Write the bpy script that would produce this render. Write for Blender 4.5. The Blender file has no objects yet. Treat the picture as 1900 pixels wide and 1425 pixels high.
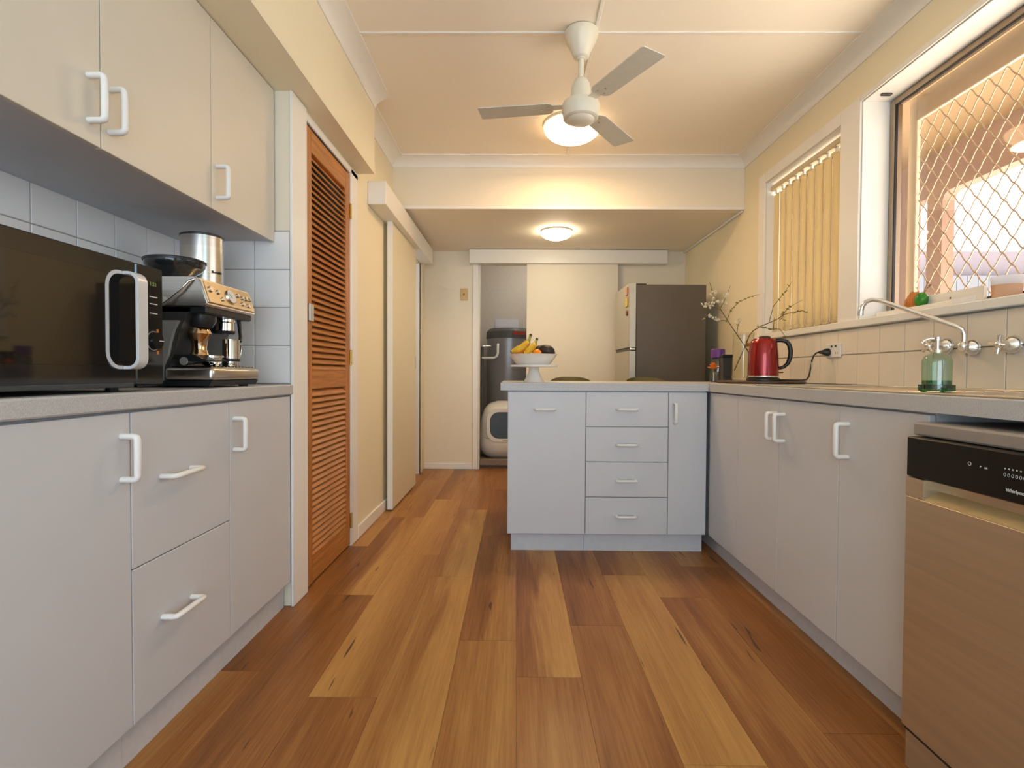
import bpy, bmesh, math, random
from mathutils import Vector, Matrix
PI = math.pi
random.seed(7)
SC = bpy.context.scene
COL = SC.collection

# ------------------------------------------------------------------ camera
CF, PITCH, YAW, ROLL, CH = 963.76, .0211, .0090, .0052, .9407
def cam_axes():
    c, s = math.cos(YAW), math.sin(YAW); A = Matrix(((c, s, 0), (-s, c, 0), (0, 0, 1)))
    c, s = math.cos(PITCH), math.sin(PITCH); B = Matrix(((1, 0, 0), (0, c, -s), (0, s, c)))
    c, s = math.cos(ROLL), math.sin(ROLL); R = Matrix(((c, 0, s), (0, 1, 0), (-s, 0, c)))
    return R @ B @ A
M3 = cam_axes()
cd = bpy.data.cameras.new('camera'); cd.sensor_width = 36; cd.lens = CF * 36 / 1900; cd.clip_start = .02
cam = bpy.data.objects.new('camera', cd); COL.objects.link(cam)
r, f, u = M3[0], M3[1], M3[2]
cam.matrix_world = Matrix(((r[0], u[0], -f[0], 0), (r[1], u[1], -f[1], 0), (r[2], u[2], -f[2], CH), (0, 0, 0, 1)))
SC.camera = cam

# ------------------------------------------------------------------ world, lights, exposure
W = bpy.data.worlds.new('sky'); SC.world = W; W.use_nodes = True
bg = W.node_tree.nodes['Background']; bg.inputs[0].default_value = (.95, .97, 1.0, 1); bg.inputs[1].default_value = 4.2
def area(name, loc, rot, sx, sy, power, col):
    l = bpy.data.lights.new(name, 'AREA'); l.shape = 'RECTANGLE'; l.size = sx; l.size_y = sy; l.energy = power; l.color = col
    o = bpy.data.objects.new(name, l); o.location = loc; o.rotation_euler = rot; COL.objects.link(o); return o
# cool daylight from behind the camera, from an area lamp before the closed wall
area('rear_daylight', (-.1, -2.12, 1.15), (PI/2, 0, 0), 2.2, 2.0, 72, (.62, .80, 1.0))
# added cool fill for the left cabinets; no window stands here
area('side_cool_fill', (1.60, -.9, 1.55), (0, PI/2, 0), .9, 1.1, 20, (.40, .68, 1.0))
# midday sun on the yard, kept off the window by the verandah roof
sl = bpy.data.lights.new('sun', 'SUN'); sl.energy = 44; sl.color = (1, .985, .95); sl.angle = .01
so = bpy.data.objects.new('sun', sl); COL.objects.link(so); so.rotation_euler = Vector((-.60, -.45, -1.0)).to_track_quat('-Z', 'Y').to_euler()
# daylight in the hall behind the sliding door
hl = bpy.data.lights.new('hall_daylight', 'POINT'); hl.energy = 5; hl.color = (.86, .93, 1); hl.shadow_soft_size = .2
ho = bpy.data.objects.new('hall_daylight', hl); ho.location = (-1.35, 4.2, 1.7); COL.objects.link(ho)
# point light added to brighten the laundry, whose real light source is unseen
ll = bpy.data.lights.new('laundry_fill', 'POINT'); ll.energy = 11; ll.color = (1, .93, .84); ll.shadow_soft_size = .1
lo = bpy.data.objects.new('laundry_fill', ll); lo.location = (.3, 5.7, 2.2); COL.objects.link(lo)
LAMP_MAIN, LAMP_BACK = 6.5, 31.0
DISK_MAIN, DISK_BACK = 13.5, 1.0
COL_MAIN, COL_BACK = (1, .66, .35), (1, .84, .58)
SC.view_settings.view_transform = 'Standard'; SC.view_settings.look = 'None'
SC.view_settings.gamma = 1; SC.view_settings.use_curve_mapping = False
SC.view_settings.exposure = 0.0
SC.cycles.use_denoising = True
SC.cycles.max_bounces = 8; SC.cycles.diffuse_bounces = 5; SC.cycles.glossy_bounces = 4
SC.cycles.transmission_bounces = 6; SC.cycles.transparent_max_bounces = 12
SC.cycles.caustics_reflective = False; SC.cycles.caustics_refractive = False
SC.cycles.sample_clamp_indirect = 6

# ------------------------------------------------------------------ materials
def mat(name, col, rough=.5, metal=0., noise=0., nscale=(40, 40, 40), bump=0., spec=.5, trans=0., ior=1.45, emit=None, es=0., col2=None, coat=0., aniso=None):
    m = bpy.data.materials.new(name); m.use_nodes = True; nt = m.node_tree; b = nt.nodes['Principled BSDF']
    b.inputs['Base Color'].default_value = (*col, 1); b.inputs['Roughness'].default_value = rough
    b.inputs['Metallic'].default_value = metal; b.inputs['Specular IOR Level'].default_value = spec
    b.inputs['Transmission Weight'].default_value = trans; b.inputs['IOR'].default_value = ior
    b.inputs['Coat Weight'].default_value = coat
    if emit: b.inputs['Emission Color'].default_value = (*emit, 1); b.inputs['Emission Strength'].default_value = es
    if noise or bump:
        tc = nt.nodes.new('ShaderNodeTexCoord'); mp = nt.nodes.new('ShaderNodeMapping'); mp.inputs['Scale'].default_value = nscale
        nz = nt.nodes.new('ShaderNodeTexNoise'); nz.inputs['Scale'].default_value = 1; nz.inputs['Detail'].default_value = 3
        nt.links.new(tc.outputs['Object'], mp.inputs[0]); nt.links.new(mp.outputs[0], nz.inputs[0])
        if noise:
            mx = nt.nodes.new('ShaderNodeMix'); mx.data_type = 'RGBA'
            c2 = col2 or tuple(max(0, c * (1 - noise)) for c in col)
            mx.inputs[6].default_value = (*col, 1); mx.inputs[7].default_value = (*c2, 1)
            cr = nt.nodes.new('ShaderNodeMapRange'); cr.inputs[1].default_value = .35; cr.inputs[2].default_value = .65
            nt.links.new(nz.outputs[0], cr.inputs[0]); nt.links.new(cr.outputs[0], mx.inputs[0]); nt.links.new(mx.outputs[2], b.inputs['Base Color'])
        if bump:
            bp = nt.nodes.new('ShaderNodeBump'); bp.inputs['Strength'].default_value = bump; bp.inputs['Distance'].default_value = .002
            nt.links.new(nz.outputs[0], bp.inputs['Height']); nt.links.new(bp.outputs[0], b.inputs['Normal'])
    return m
def thin_glass(name, tint=(1, 1, 1), refl=.08, rough=.02):
    m = bpy.data.materials.new(name); m.use_nodes = True; nt = m.node_tree; nt.nodes.clear()
    o = nt.nodes.new('ShaderNodeOutputMaterial'); t = nt.nodes.new('ShaderNodeBsdfTransparent'); g = nt.nodes.new('ShaderNodeBsdfGlossy')
    x = nt.nodes.new('ShaderNodeMixShader'); lw = nt.nodes.new('ShaderNodeLayerWeight'); lw.inputs[0].default_value = .3
    mr = nt.nodes.new('ShaderNodeMapRange'); mr.inputs[3].default_value = refl; mr.inputs[4].default_value = .9
    t.inputs[0].default_value = (*tint, 1); g.inputs['Roughness'].default_value = rough
    nt.links.new(lw.outputs['Facing'], mr.inputs[0])
    pw = nt.nodes.new('ShaderNodeMath'); pw.operation = 'POWER'; pw.inputs[1].default_value = 3
    nt.links.new(lw.outputs['Facing'], pw.inputs[0]); nt.links.new(pw.outputs[0], mr.inputs[0])
    nt.links.new(mr.outputs[0], x.inputs[0]); nt.links.new(t.outputs[0], x.inputs[1]); nt.links.new(g.outputs[0], x.inputs[2]); nt.links.new(x.outputs[0], o.inputs[0])
    return m
def sheer(name, col, transl=.4):
    m = bpy.data.materials.new(name); m.use_nodes = True; nt = m.node_tree; nt.nodes.clear()
    o = nt.nodes.new('ShaderNodeOutputMaterial'); d = nt.nodes.new('ShaderNodeBsdfDiffuse'); t = nt.nodes.new('ShaderNodeBsdfTranslucent')
    x = nt.nodes.new('ShaderNodeMixShader'); x.inputs[0].default_value = transl
    d.inputs[0].default_value = (*col, 1); t.inputs[0].default_value = (*col, 1)
    nt.links.new(d.outputs[0], x.inputs[1]); nt.links.new(t.outputs[0], x.inputs[2]); nt.links.new(x.outputs[0], o.inputs[0]); return m

CREAM = mat('cream_wall_paint', (.85, .76, .55), .6, bump=.05, nscale=(90, 90, 90))
WHITEW = mat('white_wall_paint', (.84, .76, .61), .55, bump=.05, nscale=(90, 90, 90))
CEIL = mat('ceiling_paint', (.92, .84, .71), .7, bump=.04, nscale=(60, 60, 60))
TRIM = mat('white_gloss_trim', (.86, .83, .77), .35, bump=.02, nscale=(20, 20, 20))
LAMI = mat('white_laminate', (.59, .592, .61), .42, noise=.012, nscale=(6, 6, 6), bump=.02)
LAMIU = mat('white_laminate_lamplit', (.66, .60, .50), .42, noise=.012, nscale=(6, 6, 6), bump=.02)  # same laminate as the base units, with warm lamplight put into its colour
CARC = mat('grey_carcass', (.58, .58, .60), .6, noise=.015)
KICK = mat('grey_kickboard', (.60, .60, .62), .5, noise=.05)
HAND = mat('white_plastic_handle', (.82, .80, .76), .3, bump=.01)
BENCH = mat('speckled_grey_laminate', (.55, .545, .54), .42, noise=.22, nscale=(420, 420, 420))
TILE = mat('white_glazed_tile', (.86, .83, .81), .12, noise=.02, nscale=(3, 3, 3), coat=.3)
TILER = mat('cream_glazed_tile', (.84, .75, .62), .16, noise=.03, nscale=(3, 3, 3), coat=.3)
GROUT = mat('grey_grout', (.46, .44, .40), .9, noise=.1)
STEEL = mat('brushed_steel', (.62, .58, .52), .28, 1., noise=.12, nscale=(3, 3, 160))
DWST = mat('dishwasher_steel', (.58, .48, .34), .42, .8, noise=.10, nscale=(2, 2, 60))
CHROME = mat('chrome', (.78, .77, .75), .07, 1., noise=.02)
BLACKG = mat('black_gloss', (.012, .012, .013), .06, noise=.1, spec=.9)
BLACK = mat('black_plastic', (.018, .018, .019), .35, noise=.1)
DARKGL = mat('dark_door_glass', (.012, .010, .009), .04, noise=.1, spec=1.0)
SILV = mat('silver_plastic', (.60, .59, .57), .35, .6, noise=.04)
CEDAR = mat('cedar_slat', (.56, .215, .05), .42, noise=.40, nscale=(60, 5, 60), bump=.08)
CEDARV = mat('cedar_stile', (.54, .205, .05), .42, noise=.45, nscale=(60, 60, 4), bump=.08)
BRASS = mat('brass', (.60, .40, .12), .3, 1., noise=.05)
FANW = mat('fan_cream_enamel', (.74, .70, .58), .3, noise=.02)
FANB = mat('fan_blade_enamel', (.62, .60, .52), .4, noise=.03)
BLIND = sheer('blind_fabric', (.74, .64, .42), .35)
ALU = mat('bronze_aluminium', (.42, .33, .24), .4, .7, noise=.05)
ALUW = mat('pale_frame', (.80, .62, .42), .4, noise=.04)
GRIL = mat('grille_metal', (.62, .48, .33), .45, .2, noise=.05)
GLASS = thin_glass('window_glass', (.97, .95, .93), .03)
CLEAR = thin_glass('clear_glass', (.95, .95, .92), .04)
GREENG = thin_glass('green_glass', (.66, .82, .73), .10)
GREEND = thin_glass('deep_green_glass', (.16, .48, .28), .10)
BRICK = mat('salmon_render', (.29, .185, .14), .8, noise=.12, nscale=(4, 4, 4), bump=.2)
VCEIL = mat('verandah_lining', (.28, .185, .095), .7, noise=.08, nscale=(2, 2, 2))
RED = mat('red_metallic', (.30, .006, .007), .22, .6, noise=.15, nscale=(8, 8, 8), coat=.6)
FRSIDE = mat('fridge_graphite', (.105, .088, .070), .42, .2, noise=.06, nscale=(5, 5, 5))
FRDOOR = mat('fridge_silver', (.47, .45, .38), .38, .5, noise=.04)
OLIVE = mat('olive_fabric', (.20, .17, .07), .85, noise=.2, nscale=(200, 200, 200), bump=.2)
WOODD = mat('dark_wood', (.10, .045, .022), .4, noise=.4, nscale=(8, 60, 8))
CERA = mat('white_ceramic', (.80, .77, .72), .18, noise=.02)
BANANA = mat('banana_skin', (.80, .48, .03), .45, noise=.25, nscale=(30, 30, 30))
BANSTEM = mat('banana_stem', (.30, .30, .05), .6, noise=.3)
BANTIP = mat('banana_tip', (.05, .035, .02), .7, noise=.3)
ORANGE = mat('orange_peel', (.85, .27, .012), .4, noise=.12, nscale=(120, 120, 120), bump=.3)
AVO = mat('avocado_skin', (.030, .020, .016), .5, noise=.4, nscale=(90, 90, 90), bump=.5)
PETAL = mat('white_petal', (.70, .64, .46), .6, noise=.06)
LEAF = mat('young_leaf', (.25, .27, .05), .55, noise=.25)
TWIG = mat('brown_twig', (.17, .11, .05), .8, noise=.3)
PURPLE = mat('purple_plastic', (.12, .035, .20), .35, noise=.1)
ORFLOW = mat('orange_petals', (.80, .20, .008), .5, noise=.3, nscale=(60, 60, 60))
DKBOX = mat('charcoal_card', (.055, .048, .042), .6, noise=.2)
HEATER = mat('grey_enamel', (.30, .30, .31), .32, .35, noise=.06)
HEATCAP = mat('dark_cap', (.10, .10, .10), .5, noise=.1)
REDB = mat('red_badge', (.38, .03, .02), .5, noise=.1)
PAPER = mat('white_paper', (.62, .62, .68), .8, noise=.05)
LITTER = mat('white_shell_plastic', (.74, .71, .66), .35, noise=.03)
FLAP = mat('smoky_flap', (.03, .045, .045), .1, noise=.1)
TAN = mat('aged_ivory_plastic', (.66, .47, .22), .45, noise=.06)
LAUN = mat('laundry_wall', (.55, .50, .43), .6, noise=.04)
STEP = mat('brown_step', (.20, .145, .10), .6, noise=.2)
WAX = sheer('tan_wax', (.90, .66, .48), .6)
FROST = mat('frosted_white_glass', (.80, .80, .82), .3, noise=.02)
ORNG = mat('ornament_orange', (.60, .20, .03), .35, noise=.3)
ORNGR = mat('ornament_green', (.04, .26, .02), .25, noise=.3)
YEL = mat('ochre_stick', (.42, .27, .03), .5, noise=.2)
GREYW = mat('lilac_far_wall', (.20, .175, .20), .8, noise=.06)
GREEND7 = mat('green_led', (.02, .02, .01), .4, noise=.1, emit=(.35, .5, .12), es=.35)
LABELW = mat('white_print', (.62, .62, .60), .5, noise=.05)
DKTXT = mat('dark_print', (.03, .03, .03), .5, noise=.05)
SCREEN = mat('pale_gauge_face', (.80, .80, .78), .2, noise=.03)
RUB = mat('rubber', (.02, .02, .02), .7, noise=.1)
def lampmat(name, col, s):
    return mat(name, (.9, .88, .8), .3, noise=.01, emit=col, es=s)
GLOW1 = lampmat('lit_opal_glass', COL_MAIN, LAMP_MAIN)
GLOW2 = lampmat('lit_opal_glass_back', COL_BACK, LAMP_BACK)

def plankmat():
    m = bpy.data.materials.new('spotted_gum_plank'); m.use_nodes = True; nt = m.node_tree; N = nt.nodes; L = nt.links; b = N['Principled BSDF']
    tc = N.new('ShaderNodeTexCoord'); oi = N.new('ShaderNodeObjectInfo'); sp = N.new('ShaderNodeSeparateColor'); L.new(oi.outputs['Color'], sp.inputs[0])
    sep = N.new('ShaderNodeSeparateXYZ'); L.new(tc.outputs['Object'], sep.inputs[0])
    off = N.new('ShaderNodeVectorMath'); off.operation = 'SCALE'; off.inputs[0].default_value = (13.7, 31.1, 0); L.new(oi.outputs['Random'], off.inputs['Scale'])
    add = N.new('ShaderNodeVectorMath'); L.new(tc.outputs['Object'], add.inputs[0]); L.new(off.outputs[0], add.inputs[1])
    def noise(sc, det, dist=0.):
        mp = N.new('ShaderNodeMapping'); mp.inputs['Scale'].default_value = sc; L.new(add.outputs[0], mp.inputs[0])
        n = N.new('ShaderNodeTexNoise'); n.inputs['Scale'].default_value = 1; n.inputs['Detail'].default_value = det; n.inputs['Distortion'].default_value = dist
        L.new(mp.outputs[0], n.inputs[0]); return n.outputs[0]
    def mth(op, a, bb, cl=False):
        n = N.new('ShaderNodeMath'); n.operation = op; n.use_clamp = cl
        for i, v in enumerate((a, bb)):
            if isinstance(v, (int, float)): n.inputs[i].default_value = v
            else: L.new(v, n.inputs[i])
        return n.outputs[0]
    broad = noise((11, 1.0, 1), 4, 1.0); fine = noise((120, 3.2, 1), 4, .3); grain = noise((420, 14, 1), 2)
    xs = mth('MULTIPLY', sep.outputs[0], 11.0); xs = mth('ADD', xs, mth('MULTIPLY', mth('SUBTRACT', broad, .5), 2.6)); xs = mth('ADD', xs, .5, True)
    tone = N.new('ShaderNodeMix'); L.new(xs, tone.inputs[0]); L.new(sp.outputs[0], tone.inputs[2]); L.new(sp.outputs[1], tone.inputs[3])
    t = mth('ADD', tone.outputs[0], mth('MULTIPLY', mth('SUBTRACT', broad, .5), .75))
    t = mth('ADD', t, mth('MULTIPLY', mth('SUBTRACT', fine, .5), .55))
    t = mth('ADD', t, mth('MULTIPLY', mth('SUBTRACT', grain, .5), .30), True)
    cr = N.new('ShaderNodeValToRGB'); L.new(t, cr.inputs[0]); e = cr.color_ramp.elements
    e[0].position = 0; e[0].color = (.15, .056, .016, 1); e[1].position = 1; e[1].color = (.55, .295, .088, 1)
    x = e.new(.35); x.color = (.29, .112, .030, 1); x = e.new(.65); x.color = (.41, .20, .056, 1)
    # gum veins: short dark flecks
    vn = noise((34, 2.6, 1), 1, 1.2); vm = N.new('ShaderNodeMapRange'); vm.inputs[1].default_value = .735; vm.inputs[2].default_value = .76; L.new(vn, vm.inputs[0])
    mx = N.new('ShaderNodeMix'); mx.data_type = 'RGBA'; mx.inputs[7].default_value = (.05, .025, .012, 1)
    L.new(mth('MULTIPLY', vm.outputs[0], .8), mx.inputs[0]); L.new(cr.outputs[0], mx.inputs[6]); L.new(mx.outputs[2], b.inputs['Base Color'])
    b.inputs['Roughness'].default_value = .38; b.inputs['Specular IOR Level'].default_value = .3
    bp = N.new('ShaderNodeBump'); bp.inputs['Strength'].default_value = .12; bp.inputs['Distance'].default_value = .001
    L.new(grain, bp.inputs['Height']); L.new(bp.outputs[0], b.inputs['Normal'])
    return m
PLANK = plankmat()

# ------------------------------------------------------------------ mesh helpers (world coordinates in, object origin at the part's centre)
class MB:
    def __init__(s): s.bm = bmesh.new()
    def box(s, x0, x1, y0, y1, z0, z1, bev=0., seg=1, rot=None, piv=None):
        a = bmesh.ops.create_cube(s.bm, size=1)['verts']
        for v in a: v.co = Vector(((x0 + x1) / 2 + v.co.x * (x1 - x0), (y0 + y1) / 2 + v.co.y * (y1 - y0), (z0 + z1) / 2 + v.co.z * (z1 - z0)))
        if bev: 
            es = list({e for v in a for e in v.link_edges})
            g = bmesh.ops.bevel(s.bm, geom=es, offset=bev, segments=seg, affect='EDGES', profile=.5); a = list({v for fc in g['faces'] for v in fc.verts} | {v for v in a if v.is_valid})
        if rot is not None:
            p = Vector(piv) if piv else Vector(((x0 + x1) / 2, (y0 + y1) / 2, (z0 + z1) / 2))
            for v in a: v.co = rot @ (v.co - p) + p
        return s
    def cyl(s, p0, p1, r0, r1=None, seg=20, caps=True):
        p0, p1 = Vector(p0), Vector(p1); d = p1 - p0
        g = bmesh.ops.create_cone(s.bm, cap_ends=caps, segments=seg, radius1=r0, radius2=r0 if r1 is None else r1, depth=d.length)
        q = d.to_track_quat('Z', 'Y').to_matrix()
        for v in g['verts']: v.co = q @ v.co + (p0 + p1) / 2
        return s
    def ring(s, pts):
        return [s.bm.verts.new(p) for p in pts]
    def tube(s, path, rad, seg=10, closed=False, flat=None):
        P = [Vector(p) for p in path]; n = len(P)
        R = rad if isinstance(rad, (list, tuple)) else [rad] * n
        rings = []; up = None
        for i in range(n):
            t = (P[(i + 1) % n] - P[i - 1]) if closed else (P[min(i + 1, n - 1)] - P[max(i - 1, 0)])
            t.normalize()
            if up is None: up = Vector((0, 0, 1)) if abs(t.z) < .9 else Vector((1, 0, 0))
            a = t.cross(up).normalized(); up = a.cross(t).normalized()
            fl = flat or (1, 1)
            rings.append(s.ring([P[i] + a * math.cos(2 * PI * k / seg) * R[i] * fl[0] + up * math.sin(2 * PI * k / seg) * R[i] * fl[1] for k in range(seg)]))
        for i in range(n if closed else n - 1):
            A, B = rings[i], rings[(i + 1) % n]
            for k in range(seg): s.bm.faces.new((A[k], A[(k + 1) % seg], B[(k + 1) % seg], B[k]))
        if not closed:
            s.bm.faces.new(rings[0][::-1]); s.bm.faces.new(rings[-1])
        return s
    def lathe(s, prof, c=(0, 0, 0), axis='Z', seg=28, caps=True):
        c = Vector(c); rings = []
        ax = {'Z': lambda r, h, a: Vector((r * math.cos(a), r * math.sin(a), h)), 'X': lambda r, h, a: Vector((h, r * math.cos(a), r * math.sin(a))), 'Y': lambda r, h, a: Vector((r * math.cos(a), h, r * math.sin(a)))}[axis]
        for (r_, h_) in prof: rings.append(s.ring([c + ax(max(r_, 1e-4), h_, 2 * PI * k / seg) for k in range(seg)]))
        for A, B in zip(rings, rings[1:]):
            for k in range(seg): s.bm.faces.new((A[k], A[(k + 1) % seg], B[(k + 1) % seg], B[k]))
        if caps: s.bm.faces.new(rings[0][::-1]); s.bm.faces.new(rings[-1])
        return s
    def prism(s, poly, axis, a, b):
        f3 = {'X': lambda p, t: (t, p[0], p[1]), 'Y': lambda p, t: (p[0], t, p[1]), 'Z': lambda p, t: (p[0], p[1], t)}[axis]
        A = s.ring([f3(p, a) for p in poly]); B = s.ring([f3(p, b) for p in poly]); n = len(poly)
        s.bm.faces.new(A[::-1]); s.bm.faces.new(B)
        for k in range(n): s.bm.faces.new((A[k], A[(k + 1) % n], B[(k + 1) % n], B[k]))
        return s
    def ball(s, c, r, sc=(1, 1, 1), seg=16, rot=None):
        g = bmesh.ops.create_uvsphere(s.bm, u_segments=seg, v_segments=max(6, seg // 2), radius=r)
        for v in g['verts']:
            v.co = Vector((v.co.x * sc[0], v.co.y * sc[1], v.co.z * sc[2]))
            if rot is not None: v.co = rot @ v.co
            v.co += Vector(c)
        return s
    def mesh(s, name, m, smooth=None):
        bmesh.ops.recalc_face_normals(s.bm, faces=s.bm.faces[:])
        me = bpy.data.meshes.new(name); s.bm.to_mesh(me); s.bm.free()
        if m: me.materials.append(m)
        if smooth:
            me.polygons.foreach_set('use_smooth', [True] * len(me.polygons)); me.set_sharp_from_angle(angle=math.radians(smooth))
        return me
    def build(s, name, m, parent=None, smooth=None, base=False):
        vs = [v.co for v in s.bm.verts]
        lo = Vector([min(v[i] for v in vs) for i in range(3)]); hi = Vector([max(v[i] for v in vs) for i in range(3)])
        c = (lo + hi) / 2
        if base: c.z = lo.z
        for v in s.bm.verts: v.co -= c
        me = s.mesh(name, m, smooth)
        return put(name, me, c, parent)
def wpos(o):
    p = Vector((0, 0, 0))
    while o: p += o.location; o = o.parent
    return p
def put(name, me, world, parent=None):
    o = bpy.data.objects.new(name, me); COL.objects.link(o)
    if parent: o.parent = parent; o.location = Vector(world) - wpos(parent)
    else: o.location = world
    return o
def tag(o, label=None, cat=None, group=None, kind=None):
    if label: o['label'] = label
    if cat: o['category'] = cat
    if group: o['group'] = group
    if kind: o['kind'] = kind
    return o
def thing(name, label, cat, loc, group=None):
    o = bpy.data.objects.new(name, None); o.empty_display_size = .05; COL.objects.link(o); o.location = loc
    return tag(o, label, cat, group)
def struct(name, mb, m, label, cat, smooth=None):
    return tag(mb.build(name, m, None, smooth), label, cat, None, 'structure')
def lab(o, t): o['label'] = t; return o
def text(txt, size, m, parent, world, rot, name='lettering', ext=.0006):
    c = bpy.data.curves.new('t', 'FONT'); c.body = txt; c.size = size; c.extrude = ext; c.align_x = 'CENTER'; c.align_y = 'CENTER'
    o = bpy.data.objects.new('t', c); COL.objects.link(o)
    dg = bpy.context.evaluated_depsgraph_get(); dg.update()
    me = bpy.data.meshes.new_from_object(o.evaluated_get(dg)); bpy.data.objects.remove(o); me.materials.clear(); me.materials.append(m); me.name = name
    q = put(name, me, world, parent); q.rotation_euler = rot; return q

# ================================================================== ROOM SHELL
XL, XN, XR, YB, ZC, ZLO, YBEAM = -.90, -1.342, 1.62, 5.05, 2.47, 2.118, 3.76
XNIB = -.886
YR = -2.2
# floor: slab and individual planks
slab = MB(); slab.box(-1.6, 1.9, YR, 5.15, -.06, -.012)
floor = struct('floor', slab, WOODD, 'orange-brown timber plank floor running the length of the kitchen', 'floor')
PW, PL = .2012, 1.178
pm = MB().box(-PW / 2 + .0003, PW / 2 - .0003, -PL / 2 + .0006, PL / 2 - .0006, -.012, 0, .0004).mesh('plank', PLANK)
JO = {-7: 1.9, -6: 2.4, -5: 1.606, -4: 2.17, -3: 1.48, -2: 2.376, -1: 1.806, 0: 1.59, 1: 1.92, 2: 2.412, 3: 2.174, 4: 1.35, 5: 1.9, 6: 2.3, 7: 1.7}
TN = {(-5, 0): (.22, .30), (-5, -1): (.62, .42), (-4, 0): (.35, .75), (-4, -1): (.25, .38), (-4, 1): (.55, .45), (-3, 0): (.78, .45), (-3, -1): (.38, .42), (-3, 1): (.75, .60),
      (-2, 0): (.45, .88), (-2, -1): (.50, .78), (-1, 0): (.32, .48), (-1, -1): (.50, .52), (0, 0): (.32, .80), (0, -1): (.45, .50), (1, 0): (.28, .50), (1, -1): (.42, .36),
      (2, 0): (.28, .55), (2, -1): (.60, .74), (3, 0): (.62, .36), (3, -1): (.36, .48), (4, 0): (.34, .30), (4, -1): (.36, .34), (-2, 1): (.4, .4), (-1, 1): (.30, .35), (-4, 2): (.45, .6)}
for k in range(-7, 8):
    xc = .004 + PW * k + PW / 2
    for j in range(-4, 4):
        y0 = JO[k] + PL * j
        y1 = y0 + PL
        if y1 < -2.1 or y0 > 5.0: continue
        me = pm; yc = (y0 + y1) / 2
        if y1 > 5.15: 
            me = MB().box(-PW / 2 + .0003, PW / 2 - .0003, -(5.15 - y0) / 2 + .0006, (5.15 - y0) / 2 - .0006, -.012, 0, .0004).mesh('plank', PLANK); yc = (y0 + 5.15) / 2
        o = put('plank', me, (xc, yc, 0), floor)
        t = TN.get((k, j), (random.uniform(.25, .65), random.uniform(.3, .75))); o.color = (.46 + (t[0] - .48) * 1.15, .46 + (t[1] - .48) * 1.15, random.random(), 1)

# walls
w = MB(); w.box(-1.52, XN - .004, YR, 2.064, 0, ZC + .1)
wall_left = struct('wall_left', w, WHITEW, 'white tiled wall behind the left bench', 'wall')
w = MB(); w.box(-1.52, XNIB - .012, 2.064, 2.19, 0, ZC + .1)
wall_nib = struct('wall_left', w, WHITEW, 'short return wall between left bench and louvred door', 'wall')
w = MB()
w.box(-1.52, XL, 2.19, 2.80, 2.0, ZC + .1)
w.box(-1.08, XL, 2.79, 3.62, 0, ZC + .1)
w.box(-1.08, XL, 3.62, 4.7925, 1.945, ZC + .1)
w.box(-1.08, XL, 4.7925, YB + .1, 0, ZC + .1)
w.box(-1.52, -1.08, 2.79, 2.9, 0, ZC + .1)
w.box(-1.52, -1.44, 2.19, 2.80, 0, 2.0)
struct('wall_left', w, CREAM, 'cream left wall around louvred cupboard and sliding doorway', 'wall')
w = MB().box(-1.52, -.80, YR, 2.92, 2.048, ZC + .1)
bulk = struct('ceiling', w, CREAM, 'cream boxed bulkhead above the left wall cupboards', 'ceiling')
w = MB(); XO = 1.80
w.box(XR, XO, YR, .75, 0, ZC + .1); w.box(XR, XO, .75, 2.485, 0, 1.165); w.box(XR, XO, .75, 2.485, 2.228, ZC + .1)
w.box(XR, XO, 2.485, 2.63, 0, ZC + .1); w.box(XR, XO, 2.63, 3.42, 0, 1.165); w.box(XR, XO, 2.63, 3.42, 2.185, ZC + .1)
w.box(XR, XO, 3.42, YB + .1, 0, ZC + .1)
wall_right = struct('wall_right', w, CREAM, 'cream right wall with two windows above the sink bench', 'wall')
w = MB(); w.box(-1.08, -.372, YB, YB + .1, 0, ZLO + .05); w.box(-.372, .48, YB, YB + .1, 2.0, ZLO + .05); w.box(.48, XO, YB, YB + .1, 0, ZLO + .05)
wall_back = struct('wall_back', w, WHITEW, 'white back wall with doorway into the laundry', 'wall')
w = MB(); w.box(-1.52, -1.25, YR - .1, YR, 0, ZC + .1); w.box(1.05, XO, YR - .1, YR, 0, ZC + .1); w.box(-1.25, 1.05, YR - .1, YR, 0, ZC + .1)
struct('wall_rear', w, WHITEW, 'wall behind the photographer', 'wall')
w = MB(); w.box(-1.52, XO, YR, YBEAM + .1, ZC, ZC + .1)
ceil = struct('ceiling', w, CEIL, 'flat ceiling with thin cover battens over the main kitchen', 'ceiling')
for (a, b_) in (((XN, XR), (2.357, 2.373)), ((.336, .352), (YR, 3.70))):
    lab(MB().box(a[0], a[1], b_[0], b_[1], ZC - .005, ZC, .002).build('batten', TRIM, ceil), 'thin white cover batten')
w = MB(); w.box(-1.08, XO, YBEAM, YB + .1, ZLO, ZC)
lowc = struct('ceiling', w, CEIL, 'dropped ceiling with white beam face at the far end', 'ceiling')
MB().box(XL, XR, YBEAM - .012, YBEAM, ZLO + .0, ZC - .02, .002).build('beam_board', WHITEW, lowc)
MB().box(XL, XR, YBEAM - .018, YBEAM - .010, ZLO - .004, ZLO + .018, .003).build('bead', TRIM, lowc)
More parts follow.
